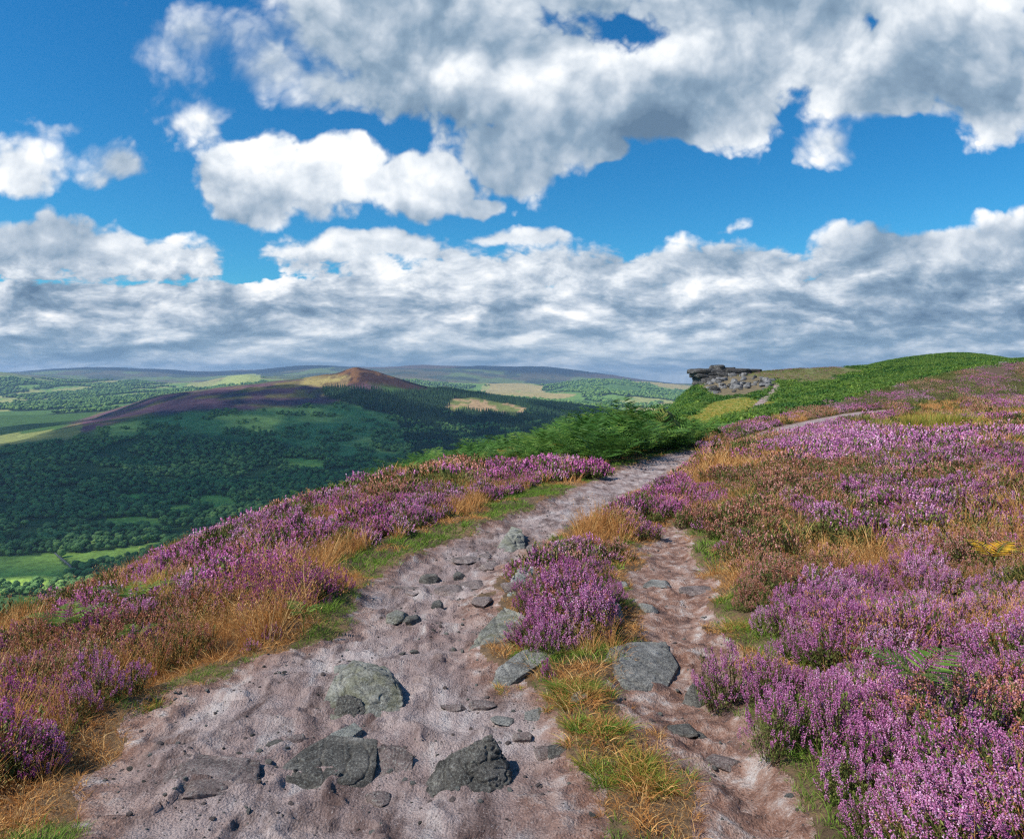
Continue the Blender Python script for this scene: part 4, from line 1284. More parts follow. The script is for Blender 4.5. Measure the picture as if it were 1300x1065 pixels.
hull_rock('long grey slab bordering the island of grass between the paths', [(622, 858, .0), (632, 868, 0), (655, 858, .03), (708, 834, .03), (702, 822, .05), (660, 832, .06), (630, 848, .07)], M['rock_grey'], .012)
hull_rock('broad rough outcrop of greenish bedrock below the long heather bush', [(590, 822, 0), (640, 826, 0), (690, 812, 0), (672, 790, .10), (640, 780, .11), (612, 800, .07), (660, 802, .09)], M['rock_mossy'], .022)
SMALL = [
    (676, 893, .20, .035, 'rock_grey', 'flat oval grey stone set in the path beside the grass island'),
    (637, 900, .16, .03, 'rock_grey', 'small flat grey stone left of the oval stone in the path'),
    (662, 918, .15, .05, 'rock_pink', 'knobbly pinkish stone between the oval stone and the black boulder'),
    (688, 938, .12, .04, 'rock_pink', 'round brown stone near the lower edge of the grass tussocks'),
    (706, 942, .12, .04, 'rock_dark', 'dark lump of stone touching the round brown stone'),
    (575, 882, .16, .04, 'rock_pink', 'low pinkish stone right of the wedge-shaped boulder'),
    (610, 878, .22, .05, 'rock_pink', 'long low pink stone emerging from the middle of the path'),
    (576, 812, .055, .045, 'rock_dark', 'little dark brown stone, left one of the close pair on the path'),
    (587, 819, .05, .045, 'rock_dark', 'little dark brown stone, right one of the close pair on the path'),
    (526, 815, .07, .04, 'rock_dark', 'tiny dark chip of stone in mid path above the wedge-shaped boulder'),
    (511, 818, .05, .03, 'rock_dark', 'tiny black chip of stone left of another chip in mid path'),
    (545, 725, .26, .15, 'rock_dark', 'dark pointed stone in the left part of the rocky upper path'),
    (583, 722, .14, .12, 'rock_dark', 'small black upright stone in the middle of the rocky upper path'),
    (555, 762, .14, .11, 'rock_dark', 'dark triangular stone standing up from the path'),
    (505, 777, .30, .08, 'rock_mossy', 'mossy double hump of rock on the left of the path'),
    (522, 780, .20, .09, 'rock_dark', 'dark ridge of rock next to the mossy hump'),
    (515, 740, .42, .06, 'rock_pink', 'long thin ledge of rock at the left side of the path'),
    (570, 738, .45, .07, 'rock_pink', 'low brownish ledge crossing the middle of the path'),
    (600, 732, .38, .08, 'rock_pink', 'low ledge right of the small black upright stone'),
    (621, 713, .36, .12, 'rock_pink', 'flat-topped brown block near the right side of the upper path'),
    (590, 705, .36, .06, 'rock_pink', 'shallow brown ledge high on the rocky path'),
    (616, 697, .22, .05, 'rock_pink', 'small flat stone just below the boulder on the upper path'),
    (652, 755, .28, .12, 'rock_pink', 'grey brown rock at the foot of the pale boulder'),
    (612, 765, .22, .10, 'rock_pink', 'low reddish rock left of the pale boulder'),
    (685, 695, .55, .06, 'rock_pink', 'wide flat rock shelf at the right edge of the upper path'),
    (710, 700, .35, .10, 'rock_mossy', 'moss-topped rock at the tip of the heather island'),
    (835, 736, .34, .06, 'rock_grey', 'flat grey stone across the side path'),
    (884, 742, .42, .08, 'rock_pink', 'brown slab at the right edge of the side path'),
    (822, 770, .20, .05, 'rock_grey', 'small grey stone in the grass left of the side path'),
    (785, 742, .26, .08, 'rock_grey', 'grey stone half buried at the right foot of the long heather bush'),
    (868, 912, .20, .04, 'rock_dark', 'dark flat stone in the side path below the rounded black stone'),
    (890, 915, .10, .04, 'rock_dark', 'dark pebble-sized stone beside the dark flat stone in the side path'),
    (915, 945, .22, .05, 'rock_pink', 'pinkish stone low on the right edge of the side path'),
    (372, 922, .12, .05, 'rock_pink', 'brown lump of earth-covered stone left of the pale narrow slab'),
    (350, 930, .14, .035, 'rock_dark', 'low brown stone left of the earth-covered lump'),
    (340, 948, .07, .03, 'rock_dark', 'small brown stone just above the left tip of the flat black slab'),
    (440, 843, .18, .10, 'rock_pale', 'pale chipped stone behind the wedge-shaped boulder'),
    (480, 985, .16, .05, 'rock_pink', 'reddish lump of stone under the flat black slab'),
    (735, 895, .16, .05, 'rock_grey', 'grey stone half hidden between the upper and lower grass tussocks'),
    (1278, 462, 3.2, 1.0, 'rock_scree', 'pale rock showing on the skyline at the right edge'),
]
for a, b, w, h, mt, lb in SMALL:
    blob_rock(lb, a, b, w, h, M[mt], sub=ICO4 if w > .1 else ICO3)

# gravel
x, y, z, sd = cand(1.7, 14, 0.05)
k = (sd < -0.03) & (rng.uniform(size=len(x)) < 0.16 + 0.5 * (fbm(x * 1.5, y * 1.5, 131, 3) > .58)); x, y, z = x[k], y[k], z[k]; n = len(x); print('gravel', n)
gm = []
for i in range(5):
    v, f = ICO2; v = v * (1 + (fbm3(v * 1.3 + i * 7, i, 2) - .5)[:, None] * 0.9) * [1, .8, .55]
    gm.append((np_mesh('pebble_%d' % i, v, f, None, False), (M[('rock_pink', 'rock_dark', 'rock_grey', 'rock_pink', 'rock_pale')[i]],)))
scatter('gravel', 'small stones and grit strewn over the sandy path', 'gravel', np.stack([x, y, z], 1), rng.uniform(0, 6.28, (n, 3)) * [.1, .1, 1], 0.0035 + 0.015 * rng.uniform(size=n) ** 4, rng.integers(0, 5, n), gm)

# crag on the skyline
acc = Acc()
YC = 196.0
zc = lambda py: -(py - HY) / F * YC
xc = lambda px: (px - CX) / F * YC


def slab(acc, p0, p1, t0, t1, y0=-5, y1=6, skew=0):
    v, f = ICO4
    s = np.sign(v) * np.abs(v) ** 0.30
    c = np.array([(xc(p0) + xc(p1)) / 2, YC + (y0 + y1) / 2, (zc(t0) + zc(t1)) / 2])
    hx, hy, hz = abs(xc(p1) - xc(p0)) / 2, (y1 - y0) / 2, abs(zc(t1) - zc(t0)) / 2
    V = s * [hx, hy, hz]; V[:, 2] += skew * V[:, 0]
    n = fbm3(V * 0.55 + p0, int(p0), 4); V = V + nrm(s) * ((n - .5) * 1.1)[:, None]
    V[:, 0] += (fbm3(V * [0.2, 0.5, 1.6] + p0, 3, 3) - .5) * 1.6
    acc.add(V + c, f, 0)


for a in ((877, 899, 468.5, 474.5), (880, 901, 474, 480), (884, 905, 479.5, 489, -6, 6), (891, 918, 469, 477), (894, 921, 476.5, 484, -6, 5), (906, 928, 466.5, 472), (907, 914, 463.5, 468), (915, 945, 468, 474, -6, 5), (936, 962, 468.5, 473, -4, 6), (922, 948, 474, 479, -8, 2)):
    slab(acc, *a)
o = link('rocky_crag', acc.mesh('rocky_crag', True), [M['rock_crag']]); tag(o, 'dark layered crag overhanging the valley at the left end of the far green slope', 'crag')
scr = []
r = np.random.default_rng(5)
for i in range(260):
    a = r.uniform(896, 984); b = r.uniform(474, 503)
    if not inpoly([(893, 490), (905, 477), (925, 474), (965, 480), (985, 486), (978, 495), (952, 503), (915, 504), (900, 500)], np.array([a]), np.array([b]))[0]:
        continue
    if fbm(np.array([a / 9.0]), np.array([b / 4.0]), 8, 2)[0] < .43: continue
    w = r.uniform(0.7, 1.8) if r.uniform() < .75 else r.uniform(2.0, 3.4)
    blob_rock('grey block in the tumbled boulder field on the slope below the crag', a, b, w, w * r.uniform(.5, .8), M['rock_scree' if i % 3 else 'rock_crag'], name='boulder', group='boulders strewn below the crag', sub=ICO3)


# ================================================================== SINGLE PLANTS
def at(px, py):
    X, Y = place(px, py); return X, Y, float(H(np.array([X]), np.array([Y]))[0])


def join_clumps(meshes_fn, spots):
    acc = Acc()
    for (dx, dy, s, fn) in spots:
        a = fn(); ang = rng.uniform(0, 6.28); c_, s_ = math.cos(ang) , math.sin(ang)
        acc.addmesh(a, lambda v, dx=dx, dy=dy, s=s: np.stack([(v[:, 0] * c_ - v[:, 1] * s_) * s + dx, (v[:, 0] * s_ + v[:, 1] * c_) * s + dy, v[:, 2] * s], 1))
    return acc


BUSH = [
    (722, 803, .28, .25, 'lilac', 'front end of the long purple heather hedge between the paths, dipping over bare rock'),
    (695, 775, .26, .23, 'magenta', 'purple heather bush behind the pale boulder between the paths'),
    (765, 765, .30, .22, 'lilac', 'bushy heather at the right side of the island, above the lichen slab'),
    (738, 735, .38, .25, 'lilac', 'broad heather bush in the centre of the island between the paths'),
    (772, 705, .34, .26, 'faded', 'russet faded heather bush at the upper end of the island'),
    (705, 722, .28, .28, 'magenta', 'magenta heather at the left shoulder of the island below the mossy-topped rock'),
    (812, 680, .32, .26, 'lilac', 'low lilac heather where the island narrows beside the side path'),
    (790, 662, .34, .26, 'faded', 'rusty heather edging the main path at the top of the island'),
    (825, 650, .32, .26, 'magenta', 'little magenta heather hump closing the top tip of the island'),
    (645, 757, .15, .20, 'magenta', 'small dark magenta heather clump left of the pale boulder on the path edge'),
    (688, 862, .07, .20, 'magenta', 'tiny single sprig of heather in the grass above the oval stone'),
    (375, 770, .42, .36, 'magenta', 'vivid purple heather bush on the left bank above the green verge'),
    (30, 925, .34, .34, 'magenta', 'bright magenta heather bush cut by the left edge near the bottom'),
    (122, 905, .26, .32, 'lilac', 'lilac heather bush leaning over the verge at the lower left'),
    (328, 812, .24, .18, 'lilac', 'low spreading heather cushion at the bend of the left verge'),
    (225, 838, .30, .34, 'faded', 'brown withered heather bush with bare twigs on the lower left bank'),
    (20, 985, .22, .28, 'lilac', 'small lilac heather bush in the bottom left corner'),
    (962, 880, .30, .36, 'lilac', 'lilac heather bush jutting furthest over the side path'),
    (1040, 960, .32, .38, 'lilac', 'lilac heather bush at the lower right edge of the side path'),
    (845, 655, .40, .34, 'magenta', 'rounded magenta heather bush where the two paths divide'),
    (885, 668, .34, .34, 'faded', 'russet heather bush beside the green patch on the side path'),
    (748, 606, .50, .45, 'magenta', 'dark heather bush at the end of the left bank beside the bracken'),
]
for a, b, R, h, mt, lb in BUSH:
    X, Y, Z = at(a, b)
    lod = 0 if Y < 7 else (1 if Y < 16 else 2)
    k = max(1, int((R / 0.13) ** 2))
    spots = []
    for i in range(k):
        rr = R * math.sqrt((i + 0.5) / k) * 0.85; an = i * 2.4
        s = (h / 0.34) * (1 - 0.35 * (rr / R) ** 2) * rng.uniform(.85, 1.1)
        spots.append((rr * math.cos(an), rr * math.sin(an), s, lambda: heather_acc({0: 56, 1: 44, 2: 34}[lod], min(0.17, R + .03), .34, lod, 0, .88 if mt != 'faded' else .7)))
    me = join_clumps(None, spots).mesh('heather_bush')
    o = link('heather_bush', me, [M[mt], M['hleaf'], M['twig']], loc=(X, Y, Z - .03)); tag(o, lb, 'heather')

TUSS = [
    (742, 888, .16, .20, .5, 'large rounded grass tussock above the bare soil between the paths, green with straw edges'),
    (758, 935, .15, .19, .35, 'bright green grass tussock spilling onto the path near the bottom'),
    (790, 968, .17, .22, .3, 'shaggy green and yellow tussock at the bottom, left one of the lowest pair'),
    (835, 985, .15, .18, .45, 'straw-tipped tussock at the bottom, right one of the lowest pair'),
    (705, 885, .10, .12, .7, 'dry yellowish tuft left of the large rounded tussock'),
    (780, 812, .14, .13, .3, 'green grass tuft growing over the foot of the lichen slab'),
    (650, 862, .08, .11, .6, 'small straw tuft at the left tip of the grass island'),
    (408, 905, .045, .06, .0, 'little vivid green tuft at the foot of the wedge-shaped boulder'),
    (190, 890, .16, .12, .4, 'short green tuft on the left verge'),
    (945, 800, .14, .16, .5, 'yellow-green tuft at the right edge of the side path'),
]
for a, b, R, h, mx, lb in TUSS:
    X, Y, Z = at(a, b)
    acc = Acc(); kk_ = max(3, int(26 * (R / .16) ** 2))
    for j in range(kk_):
        an = rng.uniform(0, 6.28); rr = R * math.sqrt(rng.uniform()) * 1.05; q = rr / R
        sub = grass_acc(int(rng.uniform(50, 95)), R * .34, h * rng.uniform(.45, .95) * (1 - .35 * q), 0.0017, rng.uniform(.5, 1.0), 4, .03, (.12 * math.cos(an) * q + rng.normal(0, .06), .12 * math.sin(an) * q + rng.normal(0, .06)), float(np.clip(mx + rng.normal(0, .35), 0, 1)))
        acc.addmesh(sub, lambda v: v + np.array([math.cos(an) * rr, math.sin(an) * rr, -.01 * q]))
    o = link('grass_tussock', acc.mesh('grass_tussock'), [M['green'], M['dry'] if mx > .3 else M['gold']], loc=(X, Y, Z)); tag(o, lb, 'grass tussock')

RUSH = [(1118, 550, .55, .75, 'pale rush clump standing alone on the left of the far rushes'), (1160, 548, .5, .8, 'rush clump, second from the left in the far row'), (1182, 546, .6, .85, 'tall rush clump in the middle of the far row'),
        (1205, 545, .5, .8, 'rush clump just right of the tallest one'), (1228, 543, .45, .7, 'rightmost clump in the far row of rushes')]
for a, b, R, h, lb in RUSH:
    X, Y, Z = at(a, b)
    acc = grass_acc(420, R, h, 0.006, .35, 2, 0, (.05, 0), .5)
    o = link('rush_clump', acc.mesh('rush_clump'), [M['green'], M['gold']], loc=(X, Y, Z)); tag(o, lb, 'rushes', 'rushes growing beyond the right-hand heather')

FERN = [
    (1165, 960, 3, .34, 'bright_bracken', .55, 0.35, 'bright green fern frond reaching out of the heather at the bottom right'),
    (1262, 775, 4, .30, 'yellow_bracken', .85, .9, 'golden yellow fern glowing in the heather near the right edge'),
    (172, 840, 3, .22, 'bright_bracken', .8, .9, 'small pale green fern above the left verge'),
    (85, 835, 4, .40, 'bright_bracken', .9, .9, 'larger green fern on the lower left bank'),
    (170, 790, 4, .42, 'bright_bracken', .8, .9, 'green fern in the grass halfway up the left bank'),
    (385, 805, 3, .22, 'bright_bracken', .6, .8, 'little fern on the green verge below the vivid purple bush'),
    (40, 800, 3, .4, 'bracken', .6, .8, 'dark fern near the left edge of the bank'),
]
for a, b, nf, L, mt, rise, up, lb in FERN:
    X, Y, Z = at(a, b)
    root = bpy.data.objects.new('fern', None); COL.objects.link(root); root.location = (X, Y, Z); root.empty_display_size = .1; tag(root, lb, 'fern')
    h0 = .30 if b in (960, 775) else .16
    for k in range(nf):
        acc = Acc()
        hd = (k * 6.28 / nf + .4) if nf > 2 else (0.15 + k * 2.6)
        frond(acc, np.array([0, 0, h0]), hd, L * rng.uniform(.85, 1.15), rise, 16, 1)
        ribbons(acc, np.array([[[0, 0, 0], [0, 0, h0 * .5], [0, 0, h0 + .01]]]), np.array([[.003, .003, .002]]), 1)
        link('frond', acc.mesh('frond'), [M[mt], M['hleaf']], parent=root)

# dark gorse-like bushes where the path bends out of sight
BB = [(838, 566, 1.5, 1.5, 'large dark green bush closing the bracken bank where the path bends'), (905, 560, .8, .75, 'small dark bush on the far side of the path bend'), (868, 556, .6, .6, 'low dark bush just left of the small one at the path bend'), (880, 553, .5, .5, 'brownish low bush at the edge of the yellow grass')]
for a, b, w, h, lb in BB:
    X, Y, Z = at(a, b); acc = Acc(); v0, f0 = ICO2
    for k in range(7):
        c = rng.normal(0, .28, 3) * [w, w, h * .4] + [0, 0, h * .45]
        vv = v0 * (1 + (fbm3(v0 * 2 + k * 5, k, 3) - .5)[:, None]) * [w * .3, w * .3, h * .33] + c
        acc.add(vv, f0, 1)
        n = 260; dr = rdir(n); C = c + dr * [w * .33, w * .33, h * .36] * rng.uniform(.9, 1.3, (n, 1)); ax = rdir(n); uu, _ = perp(ax)
        quads(acc, C, ax * .06, uu * .03, 0)
    o = link('bush', acc.mesh('bush'), [M['bracken'], M['hleaf']], loc=(X, Y, Z - .05)); tag(o, lb, 'bush')


# ================================================================== UNSEEN CLOUD ADDED TO SHADE THE VALLEY, SUN, SKY, AIR
AZ, EL = math.radians(-112), math.radians(46)
SUN = Vector((math.sin(AZ) * math.cos(EL), math.cos(AZ) * math.cos(EL), math.sin(EL)))
mc, nt, b = new_mat('shade_cloud_surface'); b.inputs['Base Color'].default_value = (.9, .9, .9, 1); b.inputs['Roughness'].default_value = 1  # surface of the added shading cloud, partly see-through so some sun passes
tr = nd(nt, 'ShaderNodeBsdfTransparent'); mz = nd(nt, 'ShaderNodeMixShader'); lk(nt, ramp(nt, noise(nt, nd(nt, 'ShaderNodeTexCoord').outputs['Object'], .0055, 4, .6).outputs[0], [(.42, (.70, .70, .70)), (.56, (.30, .30, .30)), (.66, (.14, .14, .14))]).outputs[0], mz.inputs[0]); lk(nt, b.outputs[0], mz.inputs[1]); lk(nt, tr.outputs[0], mz.inputs[2]); lk(nt, mz.outputs[0], nt.nodes['Material Output'].inputs[0])


def cloud(label, spots, ground_z, alt, seed):
    """a flat-based cumulus added out of view so its shade falls over the given stretch of ground"""
    acc = Acc(); v0, f0 = ICO4
    k = (alt - ground_z) / SUN.z
    for (gx, gy, r) in spots:
        c = np.array([gx + SUN.x * k, gy + SUN.y * k, alt])
        v = v0.copy(); d = 1 + (fbm3(v * 1.6 + gx * .01 + seed, seed, 5, .6) - .5) * 1.1
        v = v * d[:, None] * [r, r, r * .32]; v[:, 2] = np.maximum(v[:, 2], -r * .06)
        acc.add(v + c, f0, 0)
    o = link('cloud', acc.mesh('cloud', True), [mc]); tag(o, label, 'cloud', 'cumulus added out of view to shade the valley'); return o


cloud('flat-based white cumulus added out of view to shade the wooded slopes of the hill', [(-900, 2040, 220), (-630, 2120, 150), (-1500, 2150, 260), (-1150, 2250, 200), (-250, 1500, 330), (-600, 1350, 360), (-900, 1250, 340), (-100, 1250, 300), (-420, 1000, 330), (-720, 1060, 240), (60, 1600, 260), (-300, 1850, 250), (-600, 1800, 260), (-900, 1600, 250), (200, 1500, 200), (300, 2300, 170), (-120, 2450, 120), (60, 1950, 170)], -150, 1650, 3)  # unseen cloud added as shadow caster; spots choose which ground it darkens

sun = bpy.data.lights.new('sun', 'SUN'); sun.energy = 4.6; sun.angle = math.radians(0.55); sun.color = (1, .955, .88)
so = bpy.data.objects.new('sun', sun); COL.objects.link(so); so.rotation_euler = SUN.to_track_quat('Z', 'Y').to_euler()

w = bpy.data.worlds.new('World'); scene.world = w; w.use_nodes = True
w.cycles.sampling_method = 'MANUAL'; w.cycles.sample_map_resolution = 256
nt = w.node_tree; bg = nt.nodes['Background']; out = nt.nodes['World Output']
sky = nd(nt, 'ShaderNodeTexSky'); sky.sky_type = 'NISHITA'; sky.sun_disc = False; sky.sun_elevation = EL; sky.sun_rotation = AZ
sky.altitude = 400; sky.air_density = 1.0; sky.dust_density = 0.4; sky.ozone_density = 3.0
hsv = nd(nt, 'ShaderNodeHueSaturation'); hsv.inputs['Saturation'].default_value = 1.35; hsv.inputs['Value'].default_value = 1.0; lk(nt, sky.outputs[0], hsv.inputs['Color'])
skyc = mixc(nt, 1.0, hsv.outputs[0], (0.42, 1.0, 1.06), 'MULTIPLY')

tc = nd(nt, 'ShaderNodeTexCoord'); sx = nd(nt, 'ShaderNodeSeparateXYZ'); lk(nt, tc.outputs['Generated'], sx.inputs[0])
yy = mth(nt, 'MAXIMUM', mth(nt, 'ABSOLUTE', sx.outputs[1]), 0.12)
u_ = mth(nt, 'DIVIDE', sx.outputs[0], yy); v_ = mth(nt, 'DIVIDE', sx.outputs[2], yy)
cb = nd(nt, 'ShaderNodeCombineXYZ'); lk(nt, u_, cb.inputs[0]); lk(nt, v_, cb.inputs[1])
UV = cb.outputs[0]
# the cloud layer is level: it crowds together towards the horizon
lnv = mth(nt, 'LOGARITHM', mth(nt, 'ADD', mth(nt, 'MAXIMUM', v_, 0.0), 0.075), math.e)
cp = nd(nt, 'ShaderNodeCombineXYZ'); lk(nt, mth(nt, 'MULTIPLY', u_, 5.2), cp.inputs[0]); lk(nt, mth(nt, 'MULTIPLY', lnv, 2.1), cp.inputs[1])
PL = cp.outputs[0]


def vadd(a, vec=None, scale=None):
    m_ = nd(nt, 'ShaderNodeVectorMath', operation='ADD'); lk(nt, a, m_.inputs[0])
    if isinstance(vec, tuple): m_.inputs[1].default_value = vec
    else: lk(nt, vec, m_.inputs[1])
    return m_.outputs[0]


def warp(vec, sc, amp, det=3):
    n_ = noise(nt, vec, sc, det, .6)
    s = nd(nt, 'ShaderNodeVectorMath', operation='MULTIPLY_ADD'); lk(nt, n_.outputs['Color'], s.inputs[0]); s.inputs[1].default_value = (amp, amp, 0); s.inputs[2].default_value = (-amp / 2, -amp / 2, 0)
    return vadd(vec, s.outputs[0])


def ellipses(lst, vec, join, floor0=None):
    acc_ = None
    for cx, cy, rx, ry, st in lst:
        m_ = nd(nt, 'ShaderNodeVectorMath', operation='MULTIPLY_ADD'); lk(nt, vec, m_.inputs[0])
        ix, iy = F / rx, F / ry
        m_.inputs[1].default_value = (ix, iy, 0); m_.inputs[2].default_value = (-(cx - CX) / F * ix, -(HY - cy) / F * iy, 0)
        L = nd(nt, 'ShaderNodeVectorMath', operation='LENGTH'); lk(nt, m_.outputs[0], L.inputs[0])
        q = mth(nt, 'MULTIPLY_ADD', L.outputs['Value'], -st, st)
        if floor0 is not None: q = mth(nt, 'MAXIMUM', q, floor0)
        acc_ = q if acc_ is None else (mth(nt, 'SMOOTH_MAX', acc_, q, 0.2) if join == 'max' else mth(nt, 'ADD', acc_, q))
    return acc_


WUV = warp(warp(UV, 3.0, 0.13), 11, 0.030, 4)
# where cloud banks stand: centre, half size (photo pixels), strength
BANKS = [
    (250, 60, 120, 60, .9), (330, 100, 90, 60, 1.0),
    (210, 40, 60, 30, .35), (850, 150, 170, 58, 1.9), (780, 190, 70, 30, 1.2), (1130, 130, 120, 40, 1.0), (255, 150, 50, 18, .4), (560, 60, 260, 110, 1.1), (420, 110, 150, 60, .8), (455, 235, 190, 40, 1.3), (1240, 110, 110, 70, 1.0),
    (290, 95, 104, 71, 0.67), (420, 50, 154, 92, 0.92), (560, 100, 181, 115, 1.30), (720, 120, 187, 125, 1.40), (880, 110, 181, 106, 1.35), (1030, 70, 209, 98, 1.30), (1200, 60, 187, 98, 1.30), (1270, 125, 99, 71, 0.86), (560, -10, 330, 63, 0.86), (1000, -10, 550, 69, 1.19),
    (335, 228, 81, 64, 1.62), (435, 220, 92, 69, 1.73), (525, 238, 99, 53, 1.62), (600, 260, 52, 25, 1.08), (650, 198, 101, 55, 1.19),
    (150, 205, 60, 44, 0.86), (20, 200, 68, 51, 0.92), (60, 165, 99, 20, 0.43), (1045, 192, 40, 22, .42), (1120, 168, 39, 16, 0.43), (930, 285, 55, 18, 0.43),
    (100, 325, 264, 55, 1.19), (490, 316, 165, 30, 0.97), (640, 300, 121, 16, 0.65), (640, 350, 264, 52, 1.08), (1180, 345, 285, 66, 1.4), (900, 335, 231, 52, 1.30), (1310, 300, 110, 44, 1.0), (430, 365, 132, 25, 0.86),
]
MASK = mth(nt, 'MAXIMUM', ellipses(BANKS, WUV, 'max'), -0.9)
deck = nd(nt, 'ShaderNodeMapRange'); deck.interpolation_type = 'SMOOTHSTEP'; lk(nt, v_, deck.inputs[0]); deck.inputs[1].default_value = 0.175; deck.inputs[2].default_value = 0.105; deck.inputs[3].default_value = -1.0; deck.inputs[4].default_value = 1.15
MASK = mth(nt, 'MAXIMUM', MASK, deck.outputs[0])
low = nd(nt, 'ShaderNodeMapRange'); low.interpolation_type = 'SMOOTHSTEP'; lk(nt, v_, low.inputs[0]); low.inputs[1].default_value = 0.23; low.inputs[2].default_value = 0.13; LOW = low.outputs[0]


def fmix(f, a, b):
    m_ = nt.nodes.new('ShaderNodeMix'); m_.data_type = 'FLOAT'; lk(nt, f, m_.inputs[0]); lk(nt, a, m_.inputs[2]); lk(nt, b, m_.inputs[3]); return m_.outputs[0]


def puffs(off_uv, off_pl, det, rgh):
    p = vadd(UV, off_uv); q = vadd(PL, off_pl)
    a = noise(nt, p, 5.0, det, rgh, .25).outputs[0]
    d_ = noise(nt, q, 1.5, det, rgh + .03, .3).outputs[0]
    return fmix(LOW, a, d_)


NE = puffs((0, 0, 0), (0, 0, 0), 10, .56)          # edge detail
N0 = puffs((0, 0, 0), (0, 0, 0), 5, .52); N1 = puffs((-0.018, 0.030, 0), (-0.07, 0.17, 0), 5, .52)   # broad billows, here and a step towards the sun
vo = nd(nt, 'ShaderNodeTexVoronoi'); vo.inputs['Scale'].default_value = 10; vo.inputs['Detail'].default_value = 3.0; vo.inputs['Roughness'].default_value = .6; lk(nt, warp(UV, 14, .05, 3), vo.inputs['Vector'])
vp = nd(nt, 'ShaderNodeTexVoronoi'); vp.inputs['Scale'].default_value = 3.0; vp.inputs['Detail'].default_value = 3.0; vp.inputs['Roughness'].default_value = .6; lk(nt, warp(PL, 3, .35, 3), vp.inputs['Vector'])
HEAD = mth(nt, 'SUBTRACT', .45, fmix(LOW, vo.outputs['Distance'], vp.outputs['Distance']))      # cauliflower heads
dens = mth(nt, 'ADD', MASK, mth(nt, 'MULTIPLY_ADD', NE, 2.2, -0.98))
dens = mth(nt, 'MULTIPLY_ADD', HEAD, .55, dens)
al = nd(nt, 'ShaderNodeMapRange'); al.interpolation_type = 'SMOOTHSTEP'; lk(nt, dens, al.inputs[0]); al.inputs[1].default_value = -0.12
# edges are crisp on the cumulus, wispy high on the left
wis = ellipses([(260, 70, 260, 130, 1.0), (90, 190, 130, 60, .7), (1090, 180, 110, 50, .7)], UV, 'max', 0.0)
lk(nt, mth(nt, 'MULTIPLY_ADD', wis, 0.95, 0.12), al.inputs[2])
rel = mth(nt, 'MULTIPLY', mth(nt, 'SUBTRACT', N0, N1), 2.1)
fine = mth(nt, 'ADD', mth(nt, 'MULTIPLY', mth(nt, 'SUBTRACT', NE, N0), 1.8), mth(nt, 'MULTIPLY_ADD', HEAD, .42, -.06))
thick = mth(nt, 'MULTIPLY', mth(nt, 'SUBTRACT', mth(nt, 'MINIMUM', dens, 1.1), 0.45), -0.15)
big = mth(nt, 'MULTIPLY_ADD', noise(nt, vadd(WUV, (3.1, 1.7, 0)), 3.0, 3, .5).outputs[0], 1.0, -0.5)
# grey undersides (-) and sunlit heads (+) of the banks
TONES = [(500, 282, 170, 24, -.42), (640, 240, 90, 30, -.30), (720, 190, 240, 50, -.30), (900, 165, 200, 50, -.16), (1130, 115, 240, 60, -.26), (560, 150, 140, 40, -.2), (1150, 360, 200, 24, -.2), (700, 385, 300, 20, -.15), (1290, 70, 190, 80, -.2), (840, 30, 500, 50, -.12),
         (335, 215, 80, 60, .65), (435, 205, 90, 60, .75), (530, 225, 60, 35, .30), (650, 185, 70, 30, .2), (560, 90, 110, 60, .30), (800, 70, 120, 40, .30), (690, 110, 70, 60, .25), (1000, 290, 120, 22, .3), (1250, 270, 120, 26, .3), (400, 308, 70, 14, .25), (1100, 400, 400, 40, -.12), (120, 310, 140, 18, .12)]
tone = None
for cx, cy, rx, ry, st in TONES:
    q = mth(nt, 'MULTIPLY', ellipses([(cx, cy, rx, ry, 1.0)], WUV, 'add', 0.0), st)
    tone = q if tone is None else mth(nt, 'ADD', tone, q)
light = mth(nt, 'ADD', mth(nt, 'ADD', mth(nt, 'ADD', rel, thick), mth(nt, 'MULTIPLY', big, .75)), mth(nt, 'ADD', fine, 0.90))
light = mth(nt, 'ADD', light, tone)
light = mth(nt, 'SUBTRACT', light, mth(nt, 'MULTIPLY', LOW, 0.0), clamp=True)
hi = ramp(nt, light, [(0.0, (0.11, 0.18, 0.27)), (0.30, (0.22, 0.31, 0.41)), (0.52, (0.42, 0.49, 0.57)), (0.74, (0.70, 0.74, 0.78)), (0.95, (0.97, 0.96, 0.94))])
hz = nd(nt, 'ShaderNodeMapRange'); hz.interpolation_type = 'SMOOTHSTEP'; lk(nt, v_, hz.inputs[0]); hz.inputs[1].default_value = 0.10; hz.inputs[2].default_value = 0.0; hz.inputs[3].default_value = 0; hz.inputs[4].default_value = .45
cloudc = mixc(nt, hz.outputs[0], hi.outputs[0], (0.24, 0.38, 0.48))
bg2 = nd(nt, 'ShaderNodeBackground'); lk(nt, cloudc, bg2.inputs[0]); bg2.inputs[1].default_value = 1.0
lk(nt, skyc, bg.inputs[0]); bg.inputs[1].default_value = 0.10
lowfill = nd(nt, 'ShaderNodeMapRange'); lk(nt, v_, lowfill.inputs[0]); lowfill.inputs[1].default_value = 0.10; lowfill.inputs[2].default_value = 0.045
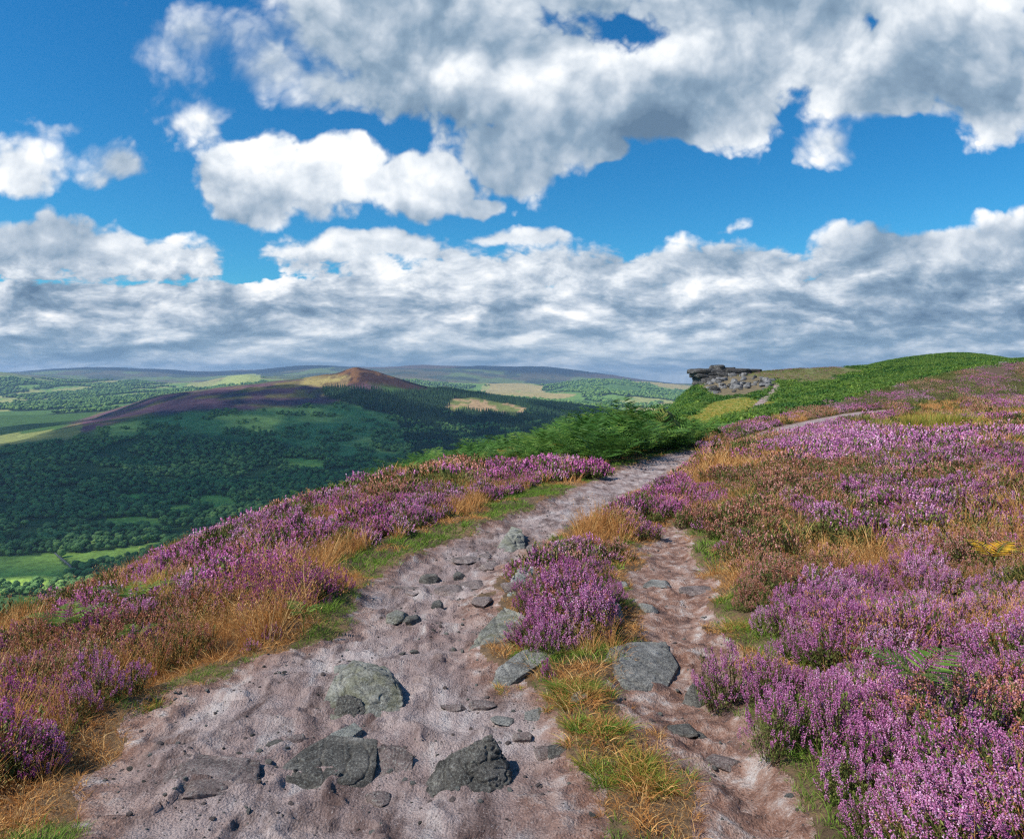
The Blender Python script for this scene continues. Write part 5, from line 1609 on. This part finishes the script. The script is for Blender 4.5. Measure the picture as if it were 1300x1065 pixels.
mx = nd(nt, 'ShaderNodeMixShader'); lk(nt, mth(nt, 'MAXIMUM', al.outputs[0], lowfill.outputs[0]), mx.inputs[0]); lk(nt, bg.outputs[0], mx.inputs[1]); lk(nt, bg2.outputs[0], mx.inputs[2]); lk(nt, mx.outputs[0], out.inputs[0])

HAZE = True
if HAZE:
    bm = bmesh.new(); bmesh.ops.create_cube(bm, size=1)
    me = bpy.data.meshes.new('haze'); bm.to_mesh(me); bm.free()
    zmin, zmax = float(VERT[:, 2].min()) - 1.0, float(VERT[:, 2].max()) + 30
    o = link('haze', me); o.scale = (38000, 17000, zmax - zmin); o.location = (0, 8500 - 1500, (zmax + zmin) / 2); tag(o, 'thin blue summer haze lying over the distant hills', 'haze', None, 'stuff')
    mh = bpy.data.materials.new('haze'); mh.use_nodes = True; nh = mh.node_tree; nh.nodes.remove(nh.nodes['Principled BSDF'])
    pv = nd(nh, 'ShaderNodeVolumePrincipled'); pv.inputs['Color'].default_value = (.45, .66, .95, 1); pv.inputs['Density'].default_value = 6.5e-5; pv.inputs['Anisotropy'].default_value = 0.2
    lk(nh, pv.outputs[0], nh.nodes['Material Output'].inputs['Volume']); me.materials.append(mh)

# ================================================================== CAMERA
cam = bpy.data.cameras.new('camera'); cam.sensor_width = 36; cam.lens = 36 * F / 1300; cam.shift_y = -(532.5 - HY) / 1300
cam.clip_start = 0.05; cam.clip_end = 60000
co = bpy.data.objects.new('camera', cam); COL.objects.link(co); co.location = (0, 0, 0); co.rotation_euler = (math.pi / 2, 0, 0); scene.camera = co
scene.view_settings.view_transform = 'Standard'; scene.view_settings.look = 'None'; scene.view_settings.exposure = 0.32; scene.view_settings.gamma = 1
scene.render.engine = 'CYCLES'
cy = scene.cycles; cy.max_bounces = 4; cy.diffuse_bounces = 2; cy.glossy_bounces = 1; cy.transmission_bounces = 2; cy.transparent_max_bounces = 8; cy.volume_bounces = 0
cy.use_denoising = False; cy.pixel_filter_type = 'BLACKMAN_HARRIS'; cy.filter_width = 1.25
print('done')
